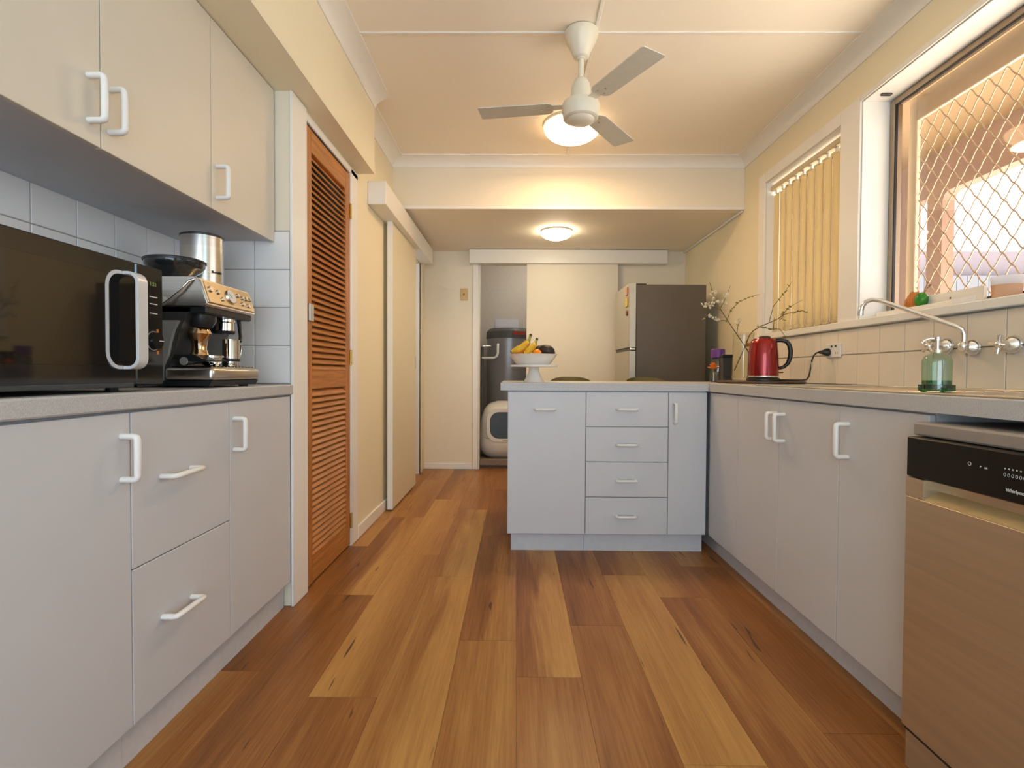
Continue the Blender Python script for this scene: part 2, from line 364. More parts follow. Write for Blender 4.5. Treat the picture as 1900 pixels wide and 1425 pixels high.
# cornices (cove profile)
def cove(n=8, h=.088, v=.062):
    p = [(0, 0), (h, 0), (h, -.006)]
    for i in range(1, n): 
        a = PI / 2 * i / n; p.append((h - (h - .006) * math.sin(a), -.006 - (v - .006) * (1 - math.cos(a))))
    p += [(.006, -v), (0, -v)]
    return p
cv = cove()
def trim_obj(n, mb, lbl): return struct('trim_%d' % n, mb, TRIM, lbl, 'trim', 40)
trim_obj(1, MB().prism([(XR - a, ZC + b_) for a, b_ in cv], 'Y', YR, YBEAM), 'white cove cornice along the right wall')
trim_obj(2, MB().prism([(YBEAM - .012 - a, ZC + b_) for a, b_ in cv], 'X', XL, XR), 'white cove cornice along the beam above the ceiling light')
trim_obj(3, MB().prism([(-.80 + a, ZC + b_) for a, b_ in cv], 'Y', YR, 2.92), 'white cove cornice along the left bulkhead')
trim_obj(4, MB().prism([(XL + a, ZC + b_) for a, b_ in cv], 'Y', 2.92, YBEAM), 'short white cove cornice beyond the bulkhead end')
trim_obj(5, MB().box(XR - .018, XR, YBEAM, YB, ZLO - .018, ZLO, .005), 'thin white bead where dropped ceiling meets right wall')
# right wall window boards
t = MB(); t.box(XR - .012, XR + .001, 2.485, 2.63, 1.2, 2.25, .002)
trim_obj(6, t, 'wide white post between the two windows')
t = MB(); t.box(XR - .014, XR + .001, 3.42, 3.503, 1.2, 2.25, .003)
trim_obj(7, t, 'white architrave left of the blind')
t = MB(); t.box(XR - .012, XR + .001, .75, 2.485, 2.228, 2.25, .002); t.box(XR - .012, XR + .001, 2.63, 3.42, 2.185, 2.25, .002)
trim_obj(8, t, 'white head board over the windows')
sill = trim_obj(9, MB().box(XR - .03, XO - .02, .75, 3.51, 1.165, 1.2, .004), 'long white window sill above the tiles')
# louvred door surrounds
t = MB(); t.box(XNIB - .013, XNIB, 2.0515, 2.195, 0, 2.045, .003)
trim_obj(10, t, 'white corner post left of the louvred door')
t = MB(); t.box(XL - .01, XL + .012, 2.785, 2.9, 0, 2.03, .004)
trim_obj(11, t, 'white architrave right of the louvred door')
t = MB(); t.box(XL - .01, XL + .012, 2.195, 2.9, 2.0, 2.035, .004)
trim_obj(12, t, 'white head trim over the louvred door')
tag(MB().box(XL, XL + .014, 2.9, 3.62, 0, .075, .004).build('baseboard_left', TRIM), 'white skirting board between louvred door and sliding door', 'baseboard', None, 'structure')
tag(MB().box(XL + .0, -.43, YB - .014, YB, 0, .06, .004).build('baseboard_back', TRIM), 'white skirting board along the far wall', 'baseboard', None, 'structure')
t = MB(); t.box(-.43, -.372, YB - .016, YB, 0, 2.0, .004); t.box(-.374, -.362, YB, YB + .1, 0, 2.0)
trim_obj(13, t, 'white door jamb of the laundry doorway')
t = MB(); t.box(XL - .12, XL + .012, 4.78, 4.80, 0, 1.94, .003); t.box(XL - .0, XL + .012, 4.78, 4.87, 0, 1.94, .003)
trim_obj(14, t, 'white far jamb of the sliding doorway in left wall')
t = MB(); t.box(-1.72, -1.68, 2.9, 5.4, 0, 2.4); t.box(-1.68, -1.08, 5.2, 5.25, 0, 2.4); t.box(-1.68, -1.08, 2.905, 2.95, 0, 2.4); t.box(-1.68, -1.08, 2.95, 5.2, 2.35, 2.4); t.box(-1.68, -1.08, 2.95, 5.2, -.05, -.001)
struct('wall_hall', t, WHITEW, 'dim wall seen through the sliding doorway', 'wall')

# tiles -- one object each
G = .0015
def tile_mesh(axis, a, b_, m=TILE):
    q = MB()
    if axis == 'X': q.box(-.004, .004, -a / 2 + G, a / 2 - G, -b_ / 2 + G, b_ / 2 - G, .0015)
    else: q.box(-a / 2 + G, a / 2 - G, -.004, .004, -b_ / 2 + G, b_ / 2 - G, .0015)
    return q.mesh('tile', m)
ZT = .8946
g = MB(); g.box(XN - .004, XN + .002, .55, 2.058, .85, 1.50); g.build('grout', GROUT, wall_left)
g = MB().box(XN, XNIB - .014, 2.058, 2.064, .85, 1.50).build('grout', GROUT, wall_nib)
tm = tile_mesh('X', .15, .15)
for i in range(10):
    for j in range(4): put('tile', tm, (XN + .003, 2.0595 - .0375 - .075 - .15 * i + .0, ZT + .075 + .15 * j), wall_left)
tmh = tile_mesh('X', .0375, .15)
for j in range(4): put('tile', tmh, (XN + .003, 2.0595 - .019, ZT + .075 + .15 * j), wall_left)
tm = tile_mesh('Y', .15, .15); tme = tile_mesh('Y', .1405, .15)
for i in range(3):
    for j in range(4):
        if i < 2: put('tile', tm, (-1.0396 - .075 - .15 * i, 2.057, ZT + .075 + .15 * j), wall_nib)
        else: put('tile', tme, (-1.0396 + .0702, 2.057, ZT + .075 + .15 * j), wall_nib)
g = MB(); g.box(XR - .002, XR + .004, -.4, 3.40, .85, 1.166); g.build('grout', GROUT, wall_right)
tr1 = tile_mesh('X', .15, .145, TILER); tr2 = tile_mesh('X', .15, .122, TILER)
for i in range(-7, 18):
    yc = 2.48 - .15 * i - .075
    if yc < -.3 or yc > 3.40: continue
    put('tile', tr1, (XR - .003, yc, .8925 + .0725), wall_right); put('tile', tr2, (XR - .003, yc, 1.0375 + .063), wall_right)

# ------------------------------------------------------------------ doors
# louvred cedar door
D1 = tag(bpy.data.objects.new('door_1', None), 'cedar louvred cupboard door left of the sliding door', 'door', None, 'structure'); COL.objects.link(D1); D1.location = (-.912, 2.49, .008)
dx0, dx1 = -.930, -.895; dy0, dy1, dz0, dz1 = 2.203, 2.782, .010, 1.992; SW = .062
MB().box(dx0, dx1, dy0, dy0 + SW, dz0, dz1, .003).build('stile', CEDARV, D1); MB().box(dx0, dx1, dy1 - SW, dy1, dz0, dz1, .003).build('stile', CEDARV, D1)
zr = ((dz0, .135), (.865, .955), (1.895, dz1))
for a, b_ in zr: MB().box(dx0, dx1 - .002, dy0 + SW, dy1 - SW, a, b_, .003).build('rail', CEDAR, D1)
slm = MB(); slm.box(-.0245, .0245, -(dy1 - dy0 - 2 * SW) / 2 + .001, (dy1 - dy0 - 2 * SW) / 2 - .001, -.0035, .0035, .002, rot=Matrix.Rotation(math.radians(50), 3, 'Y'), piv=(0, 0, 0))
slm = slm.mesh('slat', CEDAR)
for a, b_ in ((.135, .865), (.955, 1.895)):
    n = round((b_ - a) / .0275); st = (b_ - a) / n
    for i in range(n): put('slat', slm, ((dx0 + dx1) / 2 + .001, (dy0 + dy1) / 2, a + st * (i + .5)), D1)
lab(MB().box(dx1, dx1 + .010, dy0 + .015, dy0 + .062, 1.16, 1.235, .003).build('pull_plate', SILV, D1), 'satin silver pull plate')
for z in (.14, 1.02, 1.80):
    h = MB(); h.cyl((dx1 + .004, dy1 + .003, z - .04), (dx1 + .004, dy1 + .003, z + .04), .006, seg=10); h.build('hinge', BRASS, D1)
# sliding door on the left wall
D2 = tag(bpy.data.objects.new('door_2', None), 'cream sliding door hanging on the left wall under its pelmet', 'door', None, 'structure'); COL.objects.link(D2); D2.location = (-.853, 3.9, .012)
MB().box(-.871, -.836, 3.494, 4.296, .012, 1.955, .003).build('panel', mat('door_cream_paint', (.76, .68, .50), .45, bump=.02), D2)
lab(MB().box(-.872, -.835, 3.490, 3.4945, .012, 1.955, .001).build('edge_strip', TRIM, D2), 'white front edge')
lab(MB().box(-.836, -.833, 4.262, 4.29, .97, 1.07, .002).build('latch', SILV, D2), 'silver recessed latch')
tag(MB().box(XL, -.79, 3.13, 4.86, 1.95, 2.088, .003).build('pelmet', TRIM), 'white boxed pelmet over the left sliding door track', 'pelmet')
D3 = tag(bpy.data.objects.new('door_3', None), 'cream sliding laundry door half open behind the peninsula', 'door', None, 'structure'); COL.objects.link(D3); D3.location = (.53, 5.0, .012)
MB().box(.091, .964, 4.985, 5.02, .012, 2.01, .003).build('panel', mat('laundry_door_paint', (.80, .73, .60), .5, bump=.02), D3)
MB().box(.10, .13, 4.982, 4.986, 1.0, 1.10, .002).build('latch', SILV, D3)
tag(MB().box(-.455, 1.422, 4.95, YB, 1.983, 2.112, .003).build('pelmet', TRIM), 'long white pelmet board over the laundry doorway', 'pelmet')

# laundry beyond
w = MB(); w.box(-.62, -.56, YB + .1, 6.45, 0, 2.4); w.box(-.62, 1.0, 6.4, 6.46, 0, 2.4); w.box(.95, 1.0, YB + .1, 6.4, 0, 2.4); w.box(-.62, 1.0, YB + .1, 6.46, 2.35, 2.4)
struct('wall_laundry', w, LAUN, 'grey-beige walls of the laundry beyond the doorway', 'wall')
w = MB(); w.box(-.56, .95, 5.13, 6.4, 0, .085); w.build
lf = struct('floor_laundry', w, STEP, 'raised brown laundry floor with step edge', 'floor')
MB().box(-.362, .47, 5.10, 5.13, .028, .09, .004).build('step_edge', mat('tan_step_edge', (.26, .19, .13), .5, noise=.15), lf)

# ------------------------------------------------------------------ windows
def window_unit(n, y0, y1, z0, z1, lbl, xf=1.745, fm=ALU):
    o = tag(bpy.data.objects.new('window_%d' % n, None), lbl, 'window', None, 'structure'); COL.objects.link(o); o.location = (xf, (y0 + y1) / 2, z0)
    fr = MB(); a = .028
    fr.box(xf, xf + .04, y0, y0 + a, z0, z1, .003); fr.box(xf, xf + .04, y1 - a, y1, z0, z1, .003)
    fr.box(xf + .0005, xf + .0395, y0 + a, y1 - a, z0, z0 + a, .003); fr.box(xf + .0005, xf + .0395, y0 + a, y1 - a, z1 - a, z1, .003)
    fr.build('window_frame', fm, o)
    gk = MB(); e = .006
    for (p, q, s_, t_) in ((y0 + a, y0 + a + e, z0 + a, z1 - a), (y1 - a - e, y1 - a, z0 + a, z1 - a), (y0 + a, y1 - a, z0 + a, z0 + a + e), (y0 + a, y1 - a, z1 - a - e, z1 - a)):
        gk.box(xf + .004, xf + .014, p, q, s_, t_)
    lab(gk.build('gasket', BLACK, o), 'black rubber glazing gasket')
    MB().box(xf + .018, xf + .022, y0 + a, y1 - a, z0 + a, z1 - a).build('pane', GLASS, o)
    rv = MB()
    rv.box(XR, xf, y1, y1 + .004, z0, z1); rv.box(XR, xf, y0 - .004, y0, z0, z1); rv.box(XR, xf, y0, y1, z1, z1 + .004)
    lab(rv.build('reveal', TRIM, o), 'white painted reveal boards')
    return o
w2 = window_unit(2, .76, 2.479, 1.2, 2.222, 'wide aluminium window with diamond security grille above the sink')
lab(MB().box(1.655, 1.70, 2.40, 2.418, 2.214, 2.222, .002).build('latch_mark', DKBOX, w2), 'dark catch under the window head')
w1 = window_unit(1, 2.636, 3.414, 1.2, 2.18, 'narrower window covered by a vertical blind')
# security screen outside the window
scr = thing('security_screen', 'diamond pattern security screen outside the sink window', 'screen', (1.84, 1.55, 1.2))
fr = MB(); xs0, xs1 = 1.83, 1.85
fr.box(xs0, xs1, 2.425, 2.475, 1.2, 2.225, .003); fr.box(xs0, xs1, .76, .86, 1.2, 2.225, .003); fr.box(xs0 + .0005, xs1 - .0005, .86, 2.425, 2.108, 2.225, .003); fr.box(xs0 + .0005, xs1 - .0005, .86, 2.425, 1.2, 1.235, .003)
fr.build('frame', ALUW, scr)
gy, gz, yA, zA = .0787, .1, 2.313, 2.105
wires = []
NR = 9
def wire(sgn, k):
    mb = MB(); pts = []
    # sinuous bars from node to node along a diagonal
    n0 = 0
    for i in range(-2, 2 * NR + 2):
        # node i: z steps down by gz/2, y shifts by gy/2
        z = zA - i * gz / 2; y = yA - k * gy + sgn * i * gy / 2
        for s_ in range(4):
            tt = s_ / 4; wv = math.sin(2 * PI * tt) * .0018
            yy = y + sgn * gy / 2 * tt; zz = z - gz / 2 * tt
            # bulge perpendicular so each cell gets the rounded hexagon look
            yy += wv * sgn * .9; zz += wv * .9
            if .858 < yy < 2.427 and 1.233 < zz < 2.11: pts.append((1.842, yy, zz))
    if len(pts) < 3: return
    mb.tube(pts, .0027, 6, flat=(1.0, 1.0)); mb.build('bar', GRIL, scr, 60)
for k in range(-4, 20 + NR + 2): wire(1, k)
for k in range(-NR - 4, 21): wire(-1, k)
# vertical blind
vb = thing('vertical_blind', 'beige vertical slat blind hanging in the left window', 'blind', (1.665, 3.02, 1.21))
MB().box(1.640, 1.685, 2.64, 3.41, 2.125, 2.158, .004).build('headrail', mat('beige_rail', (.62, .52, .34), .45, noise=.04), vb)
sw = MB(); n = 8
pr = [(math.sin(a * .5) * .012 * 0 + .004 * math.cos(PI * (q / n - .5)), (q / n - .5) * .089) for q in range(n + 1) for a in (0,)]
poly = pr + [(x - .0012, y) for x, y in reversed(pr)]
sw.prism(poly, 'Z', 1.228, 2.10); sw.box(-.003, .004, -.038, .038, 1.215, 1.240, .001)
sm = sw.mesh('slat', BLIND, 50)
hk = MB().box(-.006, .006, -.012, .012, 2.10, 2.126, .002).mesh('slat_hook', HAND)
for i in range(10):
    y = 3.372 - .0785 * i
    o = put('slat', sm, (1.663, y, 0), vb); o.rotation_euler = (0, 0, math.radians(-6 + random.uniform(-1.5, 1.5)))
    q = put('slat_hook', hk, (1.663, y, 0), o); q.rotation_euler = (0, 0, 0)
ch = MB(); ch.tube([(1.650, 2.655, 2.12), (1.648, 2.652, 1.8), (1.648, 2.652, 1.45), (1.650, 2.662, 1.42), (1.652, 2.668, 1.46), (1.652, 2.668, 2.12)], .0016, 6); ch.build('pull_cord', HAND, vb)

# outside: verandah
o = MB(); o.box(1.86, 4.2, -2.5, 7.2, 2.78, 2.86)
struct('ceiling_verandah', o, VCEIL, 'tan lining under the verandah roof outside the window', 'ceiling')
o = MB(); o.box(1.85, 12.5, -6, 12, -.3, -.2)
struct('floor_verandah', o, mat('sunlit_paving', (.64, .59, .52), .85, noise=.1, nscale=(2, 2, 2)), 'pale paving outside the window', 'floor')
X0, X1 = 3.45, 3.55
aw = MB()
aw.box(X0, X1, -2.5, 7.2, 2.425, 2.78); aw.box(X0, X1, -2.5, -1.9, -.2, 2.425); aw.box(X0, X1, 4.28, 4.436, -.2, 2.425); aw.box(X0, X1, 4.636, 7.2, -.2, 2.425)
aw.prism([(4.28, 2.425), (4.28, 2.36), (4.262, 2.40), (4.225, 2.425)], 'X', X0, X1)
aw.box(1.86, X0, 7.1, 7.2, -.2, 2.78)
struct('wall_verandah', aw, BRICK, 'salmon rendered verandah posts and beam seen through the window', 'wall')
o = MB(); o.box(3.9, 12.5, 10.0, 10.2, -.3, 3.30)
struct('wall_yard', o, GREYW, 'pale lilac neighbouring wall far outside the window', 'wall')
o = MB()
for i in range(36): o.box(4.0 + .20 * i, 4.19 + .20 * i, 9.80, 9.83, -.3, 2.80)
tag(o.build('yard_fence', mat('blue_grey_fence', (.17, .18, .21), .7, noise=.08)), 'blue-grey paling fence below the lilac wall outside', 'fence', None, 'structure')

# ================================================================== FITTED CABINETS
def bar_handle(parent, axis, face, out, a0, a1, c, nsign):
    """D handle; axis 'V' vertical on an x-face, 'Y' along y on an x-face, 'X' along x on a y-face. face=surface coord, nsign=outward sign"""
    m = MB(); r_ = .0070
    def P(t, d):
        if axis == 'V': return (face + nsign * d, c, t)
        if axis == 'Y': return (face + nsign * d, t, c)
        if axis == 'X': return (t, face + nsign * d, c)
        if axis == 'VX': return (c, face + nsign * d, t)
    k = .007
    pts = [P(a0 + .004, 0), P(a0 + .004, out - k), P(a0 + .006, out - .002), P(a0 + .012, out), P(a1 - .012, out), P(a1 - .006, out - .002), P(a1 - .004, out - k), P(a1 - .004, 0)]
    m.tube(pts, r_, 10, flat=(1.25, 1.0))
    return m.build('handle', HAND, parent, 50)
GAP = .0016
def xface(parent, name, xs, nsign, y0, y1, z0, z1, m=LAMI, th=.016):
    a, b_ = (xs - nsign * th, xs) if nsign > 0 else (xs, xs - nsign * th)
    return MB().box(min(a, b_), max(a, b_), y0 + GAP, y1 - GAP, z0 + GAP, z1 - GAP, .0012).build(name, m, parent)
ZD0, ZD1 = .104, .846
XLD, XRD = -.898, .9985
# left base run
def left_unit(lbl, y0, y1):
    t = thing('base_cabinet', lbl, 'cabinet', (-1.11, (y0 + y1) / 2, 0))
    MB().box(XN + .004, XLD - .0175, y0 + .0004, y1 - .0004, .10, .851).build('carcass', CARC, t)
    MB().box(XN + .004, -.927, y0 + .0004, y1 - .0004, 0.0, .10).build('kickboard', KICK, t)
    return t
t = left_unit('tall-door white base cupboard nearest the camera on left', .60, 1.198)
d = xface(t, 'door', XLD, 1, .60, 1.198, ZD0, ZD1); bar_handle(d, 'V', XLD, .036, .689, .796, 1.171, 1)
t = left_unit('white two-drawer base unit in the middle of left bench', 1.198, 1.614)
for z0, z1, zh in ((.474, ZD1, .675), (ZD0, .474, .316)):
    d = xface(t, 'drawer', XLD, 1, 1.198, 1.614, z0, z1); bar_handle(d, 'Y', XLD, .036, 1.298, 1.424, zh, 1)
t = left_unit('white single-door base cupboard beside the louvred door post', 1.614, 2.0505)
d = xface(t, 'door', XLD, 1, 1.614, 2.0505, ZD0, ZD1); bar_handle(d, 'V', XLD, .036, .689, .796, 1.641, 1)
b = MB(); b.box(XN, -.8866, .60, 2.056, .8515, .8906, .004)
tag(b.build('worktop', BENCH), 'speckled grey laminate bench top under microwave and coffee machine', 'worktop')
# upper cupboards
XU = -.958
def upper(lbl, y0, y1):
    t = thing('wall_cupboard', lbl, 'cupboard', (-1.15, (y0 + y1) / 2, 1.452))
    MB().box(XN, XU - .0175, y0 + .0004, y1 - .0004, 1.456, 2.048).build('carcass', CARC, t); return t
t = upper('white double-door wall cupboard over the microwave', .765, 1.629)
d = xface(t, 'door', XU, 1, .765, 1.197, 1.450, 2.045, LAMIU); bar_handle(d, 'V', XU, .036, 1.496, 1.603, 1.163, 1)
d = xface(t, 'door', XU, 1, 1.197, 1.629, 1.450, 2.045, LAMIU); bar_handle(d, 'V', XU, .036, 1.496, 1.603, 1.2225, 1)
t = upper('white single-door wall cupboard over the coffee machine', 1.629, 2.0515)
d = xface(t, 'door', XU, 1, 1.629, 2.0515, 1.450, 2.045, LAMIU); bar_handle(d, 'V', XU, .036, 1.490, 1.597, 1.66, 1)
# peninsula
YP = 2.689
def pen_unit(lbl, x0, x1):
    t = thing('base_cabinet', lbl, 'cabinet', ((x0 + x1) / 2, 2.96, 0))
    MB().box(x0 + .0004, x1 - .0004, YP + .0175, 3.22, .10, .851).build('carcass', LAMI, t)
    MB().box(x0 + (.02 if x0 < 0 else .0004), x1 - .0004, 2.746, 3.22, 0, .10).build('kickboard', KICK, t); return t
def yface(parent, name, x0, x1, z0, z1):
    return MB().box(x0 + GAP, x1 - GAP, YP, YP + .016, z0 + GAP, z1 - GAP, .0012).build(name, LAMI, parent)
t = pen_unit('white wide-door cupboard at the open end of peninsula', -.046, .3596)
d = yface(t, 'door', -.046, .3596, ZD0, ZD1); bar_handle(d, 'X', YP, .034, .094, .200, .755, -1)
t = pen_unit('white four-drawer unit in the middle of peninsula', .3596, .786)
for z0, z1, zh in ((.665, ZD1, .757), (.482, .665, .574), (.299, .482, .389), (ZD0, .299, .203)):
    d = yface(t, 'drawer', .3596, .786, z0, z1); bar_handle(d, 'X', YP, .034, .517, .622, zh, -1)
t = pen_unit('narrow white cupboard at the inner corner of peninsula', .786, .985)
d = yface(t, 'door', .786, .985, ZD0, ZD1); bar_handle(d, 'VX', YP, .034, .685, .790, .816, -1)
# right run
def right_unit(lbl, y0, y1, depth=1.60):
    t = thing('base_cabinet', lbl, 'cabinet', (1.3, (y0 + y1) / 2, 0))
    MB().box(XRD + .0175, depth, y0 + .0004, y1 - .0004, .10, .851).build('carcass', LAMI, t)
    MB().box(1.0557, depth, y0 + .0004, y1 - .0004, 0, .10).build('kickboard', KICK, t); return t
t = right_unit('white blank corner unit where right bench meets peninsula', 2.347, 3.22)
xface(t, 'corner_panel', XRD, -1, 2.347, 2.687, ZD0, ZD1)
t = right_unit('white double-door base cupboard under the right bench', 1.612, 2.347)
d = xface(t, 'door', XRD, -1, 1.981, 2.347, ZD0, ZD1); bar_handle(d, 'V', XRD, .037, .689, .796, 2.004, -1)
d = xface(t, 'door', XRD, -1, 1.612, 1.981, ZD0, ZD1); bar_handle(d, 'V', XRD, .037, .689, .796, 1.943, -1)
t = right_unit('white single-door base cupboard beside the dishwasher', 1.262, 1.612)
d = xface(t, 'door', XRD, -1, 1.262, 1.612, ZD0, ZD1); bar_handle(d, 'V', XRD, .037, .689, .796, 1.570, -1)
# L worktop with a cut for the sink bowl
b = MB(); zt0, zt1 = .8515, .8906
b.prism([(-.083, 2.677), (.9881, 2.677), (.9881, 1.25), (1.612, 1.25), (1.612, 3.38), (-.083, 3.38)], 'Z', zt0, zt1)
b.box(.9881, 1.10, .92, 1.25, zt0, zt1); b.box(1.50, 1.612, .92, 1.25, zt0, zt1); b.box(.9881, 1.612, -.4, .92, zt0, zt1)
tag(b.build('worktop', BENCH), 'L-shaped speckled grey laminate bench top on peninsula and sink side', 'worktop')
lab(MB().box(.9872, .9886, 2.672, 2.682, zt0 + .001, zt1 + .0004).build('mitre_joint', DKBOX, COL.objects['worktop.001']), 'dark mitre joint line')

# ================================================================== SINK, TAPS
s = thing('sink', 'stainless steel sink with drainer set into the right bench', 'sink', (1.3, 1.6, .8906))
m = MB(); m.box(1.055, 1.545, 1.25, 2.30, .8907, .8925, .0008)
m.box(1.055, 1.10, .90, 1.25, .8907, .8925); m.box(1.50, 1.545, .90, 1.25, .8907, .8925); m.box(1.10, 1.50, .90, .92, .8907, .8925)
m.build('drainer', STEEL, s)
m = MB(); m.tube([(1.055, .9, .8935), (1.055, 2.30, .8935), (1.545, 2.30, .8935), (1.545, .9, .8935)], .0028, 6, closed=True); m.build('rim', STEEL, s, 60)
m = MB()
for i in range(7): m.tube([(1.12 + .055 * i, 1.50, .8925), (1.12 + .055 * i, 2.22, .8925)], .003, 6)
m.build('drainer_ribs', STEEL, s, 60)
m = MB(); m.box(1.10, 1.50, .92, 1.25, .842, .8445); m.box(1.10, 1.102, .92, 1.25, .8445, .8915); m.box(1.498, 1.50, .92, 1.25, .8445, .8915); m.box(1.102, 1.498, .92, .922, .8445, .8915); m.box(1.102, 1.498, 1.248, 1.25, .8445, .8915)
m.build('bowl', STEEL, s)
def flange(mb, y, z, r_=.030):
    mb.lathe([(r_, 0), (r_ * .97, -.006), (r_ * .75, -.018), (.014, -.026), (.012, -.04)], (XR - .007, y, z), 'X', 20)
t = thing('sink_spout', 'chrome swivel spout mounted on the tiled wall', 'tap', (1.60, 1.845, 1.02))
m = MB(); flange(m, 1.852, 1.040, .030); m.build('flange', CHROME, t, 40)
m = MB(); m.tube([(1.582, 1.852, 1.040), (1.560, 1.835, 1.042)], .010, 12); m.ball((1.556, 1.828, 1.042), .017, (1, 1, 1.2)); m.build('swivel_joint', CHROME, t, 50)
pts = [(1.556, 1.826, 1.045), (1.556, 1.826, 1.085), (1.553, 1.829, 1.100), (1.543, 1.838, 1.111)]
A, B = Vector((1.543, 1.838, 1.111)), Vector((1.392, 2.012, 1.226))
pts += [tuple(A.lerp(B, k / 6)) for k in range(1, 7)] + [(1.376, 2.030, 1.232), (1.362, 2.046, 1.226), (1.354, 2.055, 1.210), (1.351, 2.059, 1.188)]
m = MB(); m.tube(pts, .0085, 12); m.build('spout', CHROME, t, 50)
m = MB(); m.cyl((1.351, 2.059, 1.192), (1.3505, 2.060, 1.174), .0105, seg=14); m.build('aerator', CHROME, t, 40)
def tap(lbl, y, z, ang, xc):
    t = thing('wall_tap', lbl, 'tap', (1.60, y, z))
    m = MB(); flange(m, y, z, .031); m.build('flange', CHROME, t, 40)
    m = MB(); m.cyl((XR - .04, y, z), (xc, y, z), .007, seg=12); m.ball((xc, y, z), .013); m.build('spindle', CHROME, t, 50)
    m = MB()
    for k in range(4):
        a = ang + k * PI / 2; m.cyl((xc, y, z), (xc - .002, y + .030 * math.cos(a), z + .030 * math.sin(a)), .0048, .0068, 10)
    m.build('cross_handle', CHROME, t, 40)
tap('chrome cross-handle tap behind the green soap bottle', 1.965, 1.050, .9, 1.545)
tap('chrome cross-handle tap nearest the camera, right of spout', 1.703, 1.042, PI / 2 + .15, 1.565)

# ================================================================== DISHWASHER
t = thing('dishwasher', 'freestanding stainless dishwasher with black control strip under the sink bench', 'dishwasher', (1.2, .94, 0))
y0, y1 = .645, 1.243
MB().box(.985, 1.53, y0 + .004, y1 - .004, .03, .795, .003).build('cabinet', STEEL, t)
m = MB(); m.box(.955, 1.54, y0 + .012, y1 + .014, .797, .829, .005, 2); lab(m.build('top', mat('grey_metal_top', (.36, .33, .30), .4, .4, noise=.05), t), 'grey metal top')
PBLK = mat('satin_black_panel', (.010, .009, .008), .30, spec=.25, noise=.1)
pnl = MB().box(.93, .985, y0, y1, .702, .796, .003).build('control_panel', PBLK, t)
lab(MB().box(.9295, .9315, y0 + .01, y1 - .092, .704, .794, .0005).build('display_glass', PBLK, pnl), 'raised glossy display strip')
# door with a scooped handle recess under the panel
dr = MB(); RZ0, RZ1, RY1 = .655, .700, 1.190
dr.box(.93, .985, y0, y1, .104, RZ0, .002); dr.box(.93, .985, RY1, y1, RZ0, RZ1); dr.box(.968, .985, y0, RY1, RZ0, RZ1)
door = dr.build('door', DWST, t)
m = MB(); m.prism([(.9302, RZ0), (.968, RZ0), (.968, RZ0 + .020)], 'Y', y0, RY1)
lab(m.build('handle_scoop', mat('lamplit_scoop', (.82, .57, .28), .35, .35, noise=.05), door), 'sloping hand scoop with lamplight painted into its colour')  # steel scoop given a golden colour for the lamplight falling on it
MB().box(.938, 1.53, y0 + .004, y1 - .004, 0.004, .094, .002).build('kickplate', DWST, t)
MB().box(.936, 1.0, y0 + .002, y1 - .002, .0945, .1035).build('kick_gap_shade', BLACK, t)  # black strip put in for the dark of the gap above the kickplate
for px in (1.0, 1.48):
    for py in (y0 + .05, y1 - .05): MB().cyl((px, py, 0), (px, py, .03), .018, seg=12).build('foot', BLACK, t)
RX = (PI / 2, 0, -PI / 2)
text('Whirlpool', .0092, LABELW, pnl, (.9288, .970, .724), RX)
text('P', .0055, LABELW, pnl, (.9288, 1.044, .758), RX); text('OK', .005, LABELW, pnl, (.9288, 1.032, .757), RX)
m = MB(); m.tube([(.9288, 1.069 + .0035 * math.cos(a * PI / 6), .760 + .0035 * math.sin(a * PI / 6)) for a in range(12)], .0005, 5, closed=True); m.build('power_symbol', LABELW, pnl)
for i in range(9):
    yy = .992 - .0078 * i
    MB().box(.9286, .9293, yy - .0012, yy + .0012, .763, .7655).build('indicator', LABELW, pnl)
    m = MB(); m.tube([(.9288, yy + .0022 * math.cos(a * PI / 4), .7525 + .0032 * math.sin(a * PI / 4)) for a in range(8)], .0004, 5, closed=True); m.build('programme_symbol', LABELW, pnl)

# ================================================================== MICROWAVE
t = thing('microwave', 'large black microwave oven with silver loop handle on the left bench', 'microwave', (-1.13, 1.09, .8906))
mx, my0, my1, mz0, mz1 = -.93, .82, 1.360, .908, 1.205
MB().box(-1.325, mx - .018, my0, my1, mz0, mz1, .006, 2).build('casing', BLACK, t)
dd = MB().box(mx - .018, mx, my0, 1.262, mz0, mz1, .003).build('door', BLACKG, t)
MB().box(mx - .0005, mx + .001, my0 + .03, 1.18, mz0 + .045, mz1 - .04, .0005).build('window', DARKGL, dd)
pp = MB().box(mx - .018, mx, 1.2635, my1, mz0, mz1, .003).build('control_panel', BLACKG, t)
lab(MB().box(-1.30, mx + .004, my0 + .005, 1.25, mz0 - .006, mz0 + .004, .002).build('lower_trim', mat('slate_trim', (.05, .055, .06), .3, noise=.1), t), 'dark slate lower trim')
# loop handle
def rrect(cx, cz, w_, h_, r_, n=6):
    p = []
    for (sx, sz, a0) in ((1, 1, 0), (-1, 1, PI / 2), (-1, -1, PI), (1, -1, 1.5 * PI)):
        for i in range(n + 1):
            a = a0 + PI / 2 * i / n; p.append((cx + sx * (w_ / 2 - r_) + r_ * math.cos(a), cz + sz * (h_ / 2 - r_) + r_ * math.sin(a)))
    return p
def loop(mb, cx, cz, w_, h_, th, r_, ya, yb):
    O, I = rrect(cx, cz, w_, h_, r_), rrect(cx, cz, w_ - 2 * th, h_ - 2 * th, r_ - th); n = len(O)
    R4 = [mb.ring([(p[0], y, p[1]) for p in q]) for q, y in ((O, ya), (O, yb), (I, yb), (I, ya))]
    for k in range(n):
        for a, b_ in ((0, 1), (1, 2), (2, 3), (3, 0)): mb.bm.faces.new((R4[a][k], R4[a][(k + 1) % n], R4[b_][(k + 1) % n], R4[b_][k]))
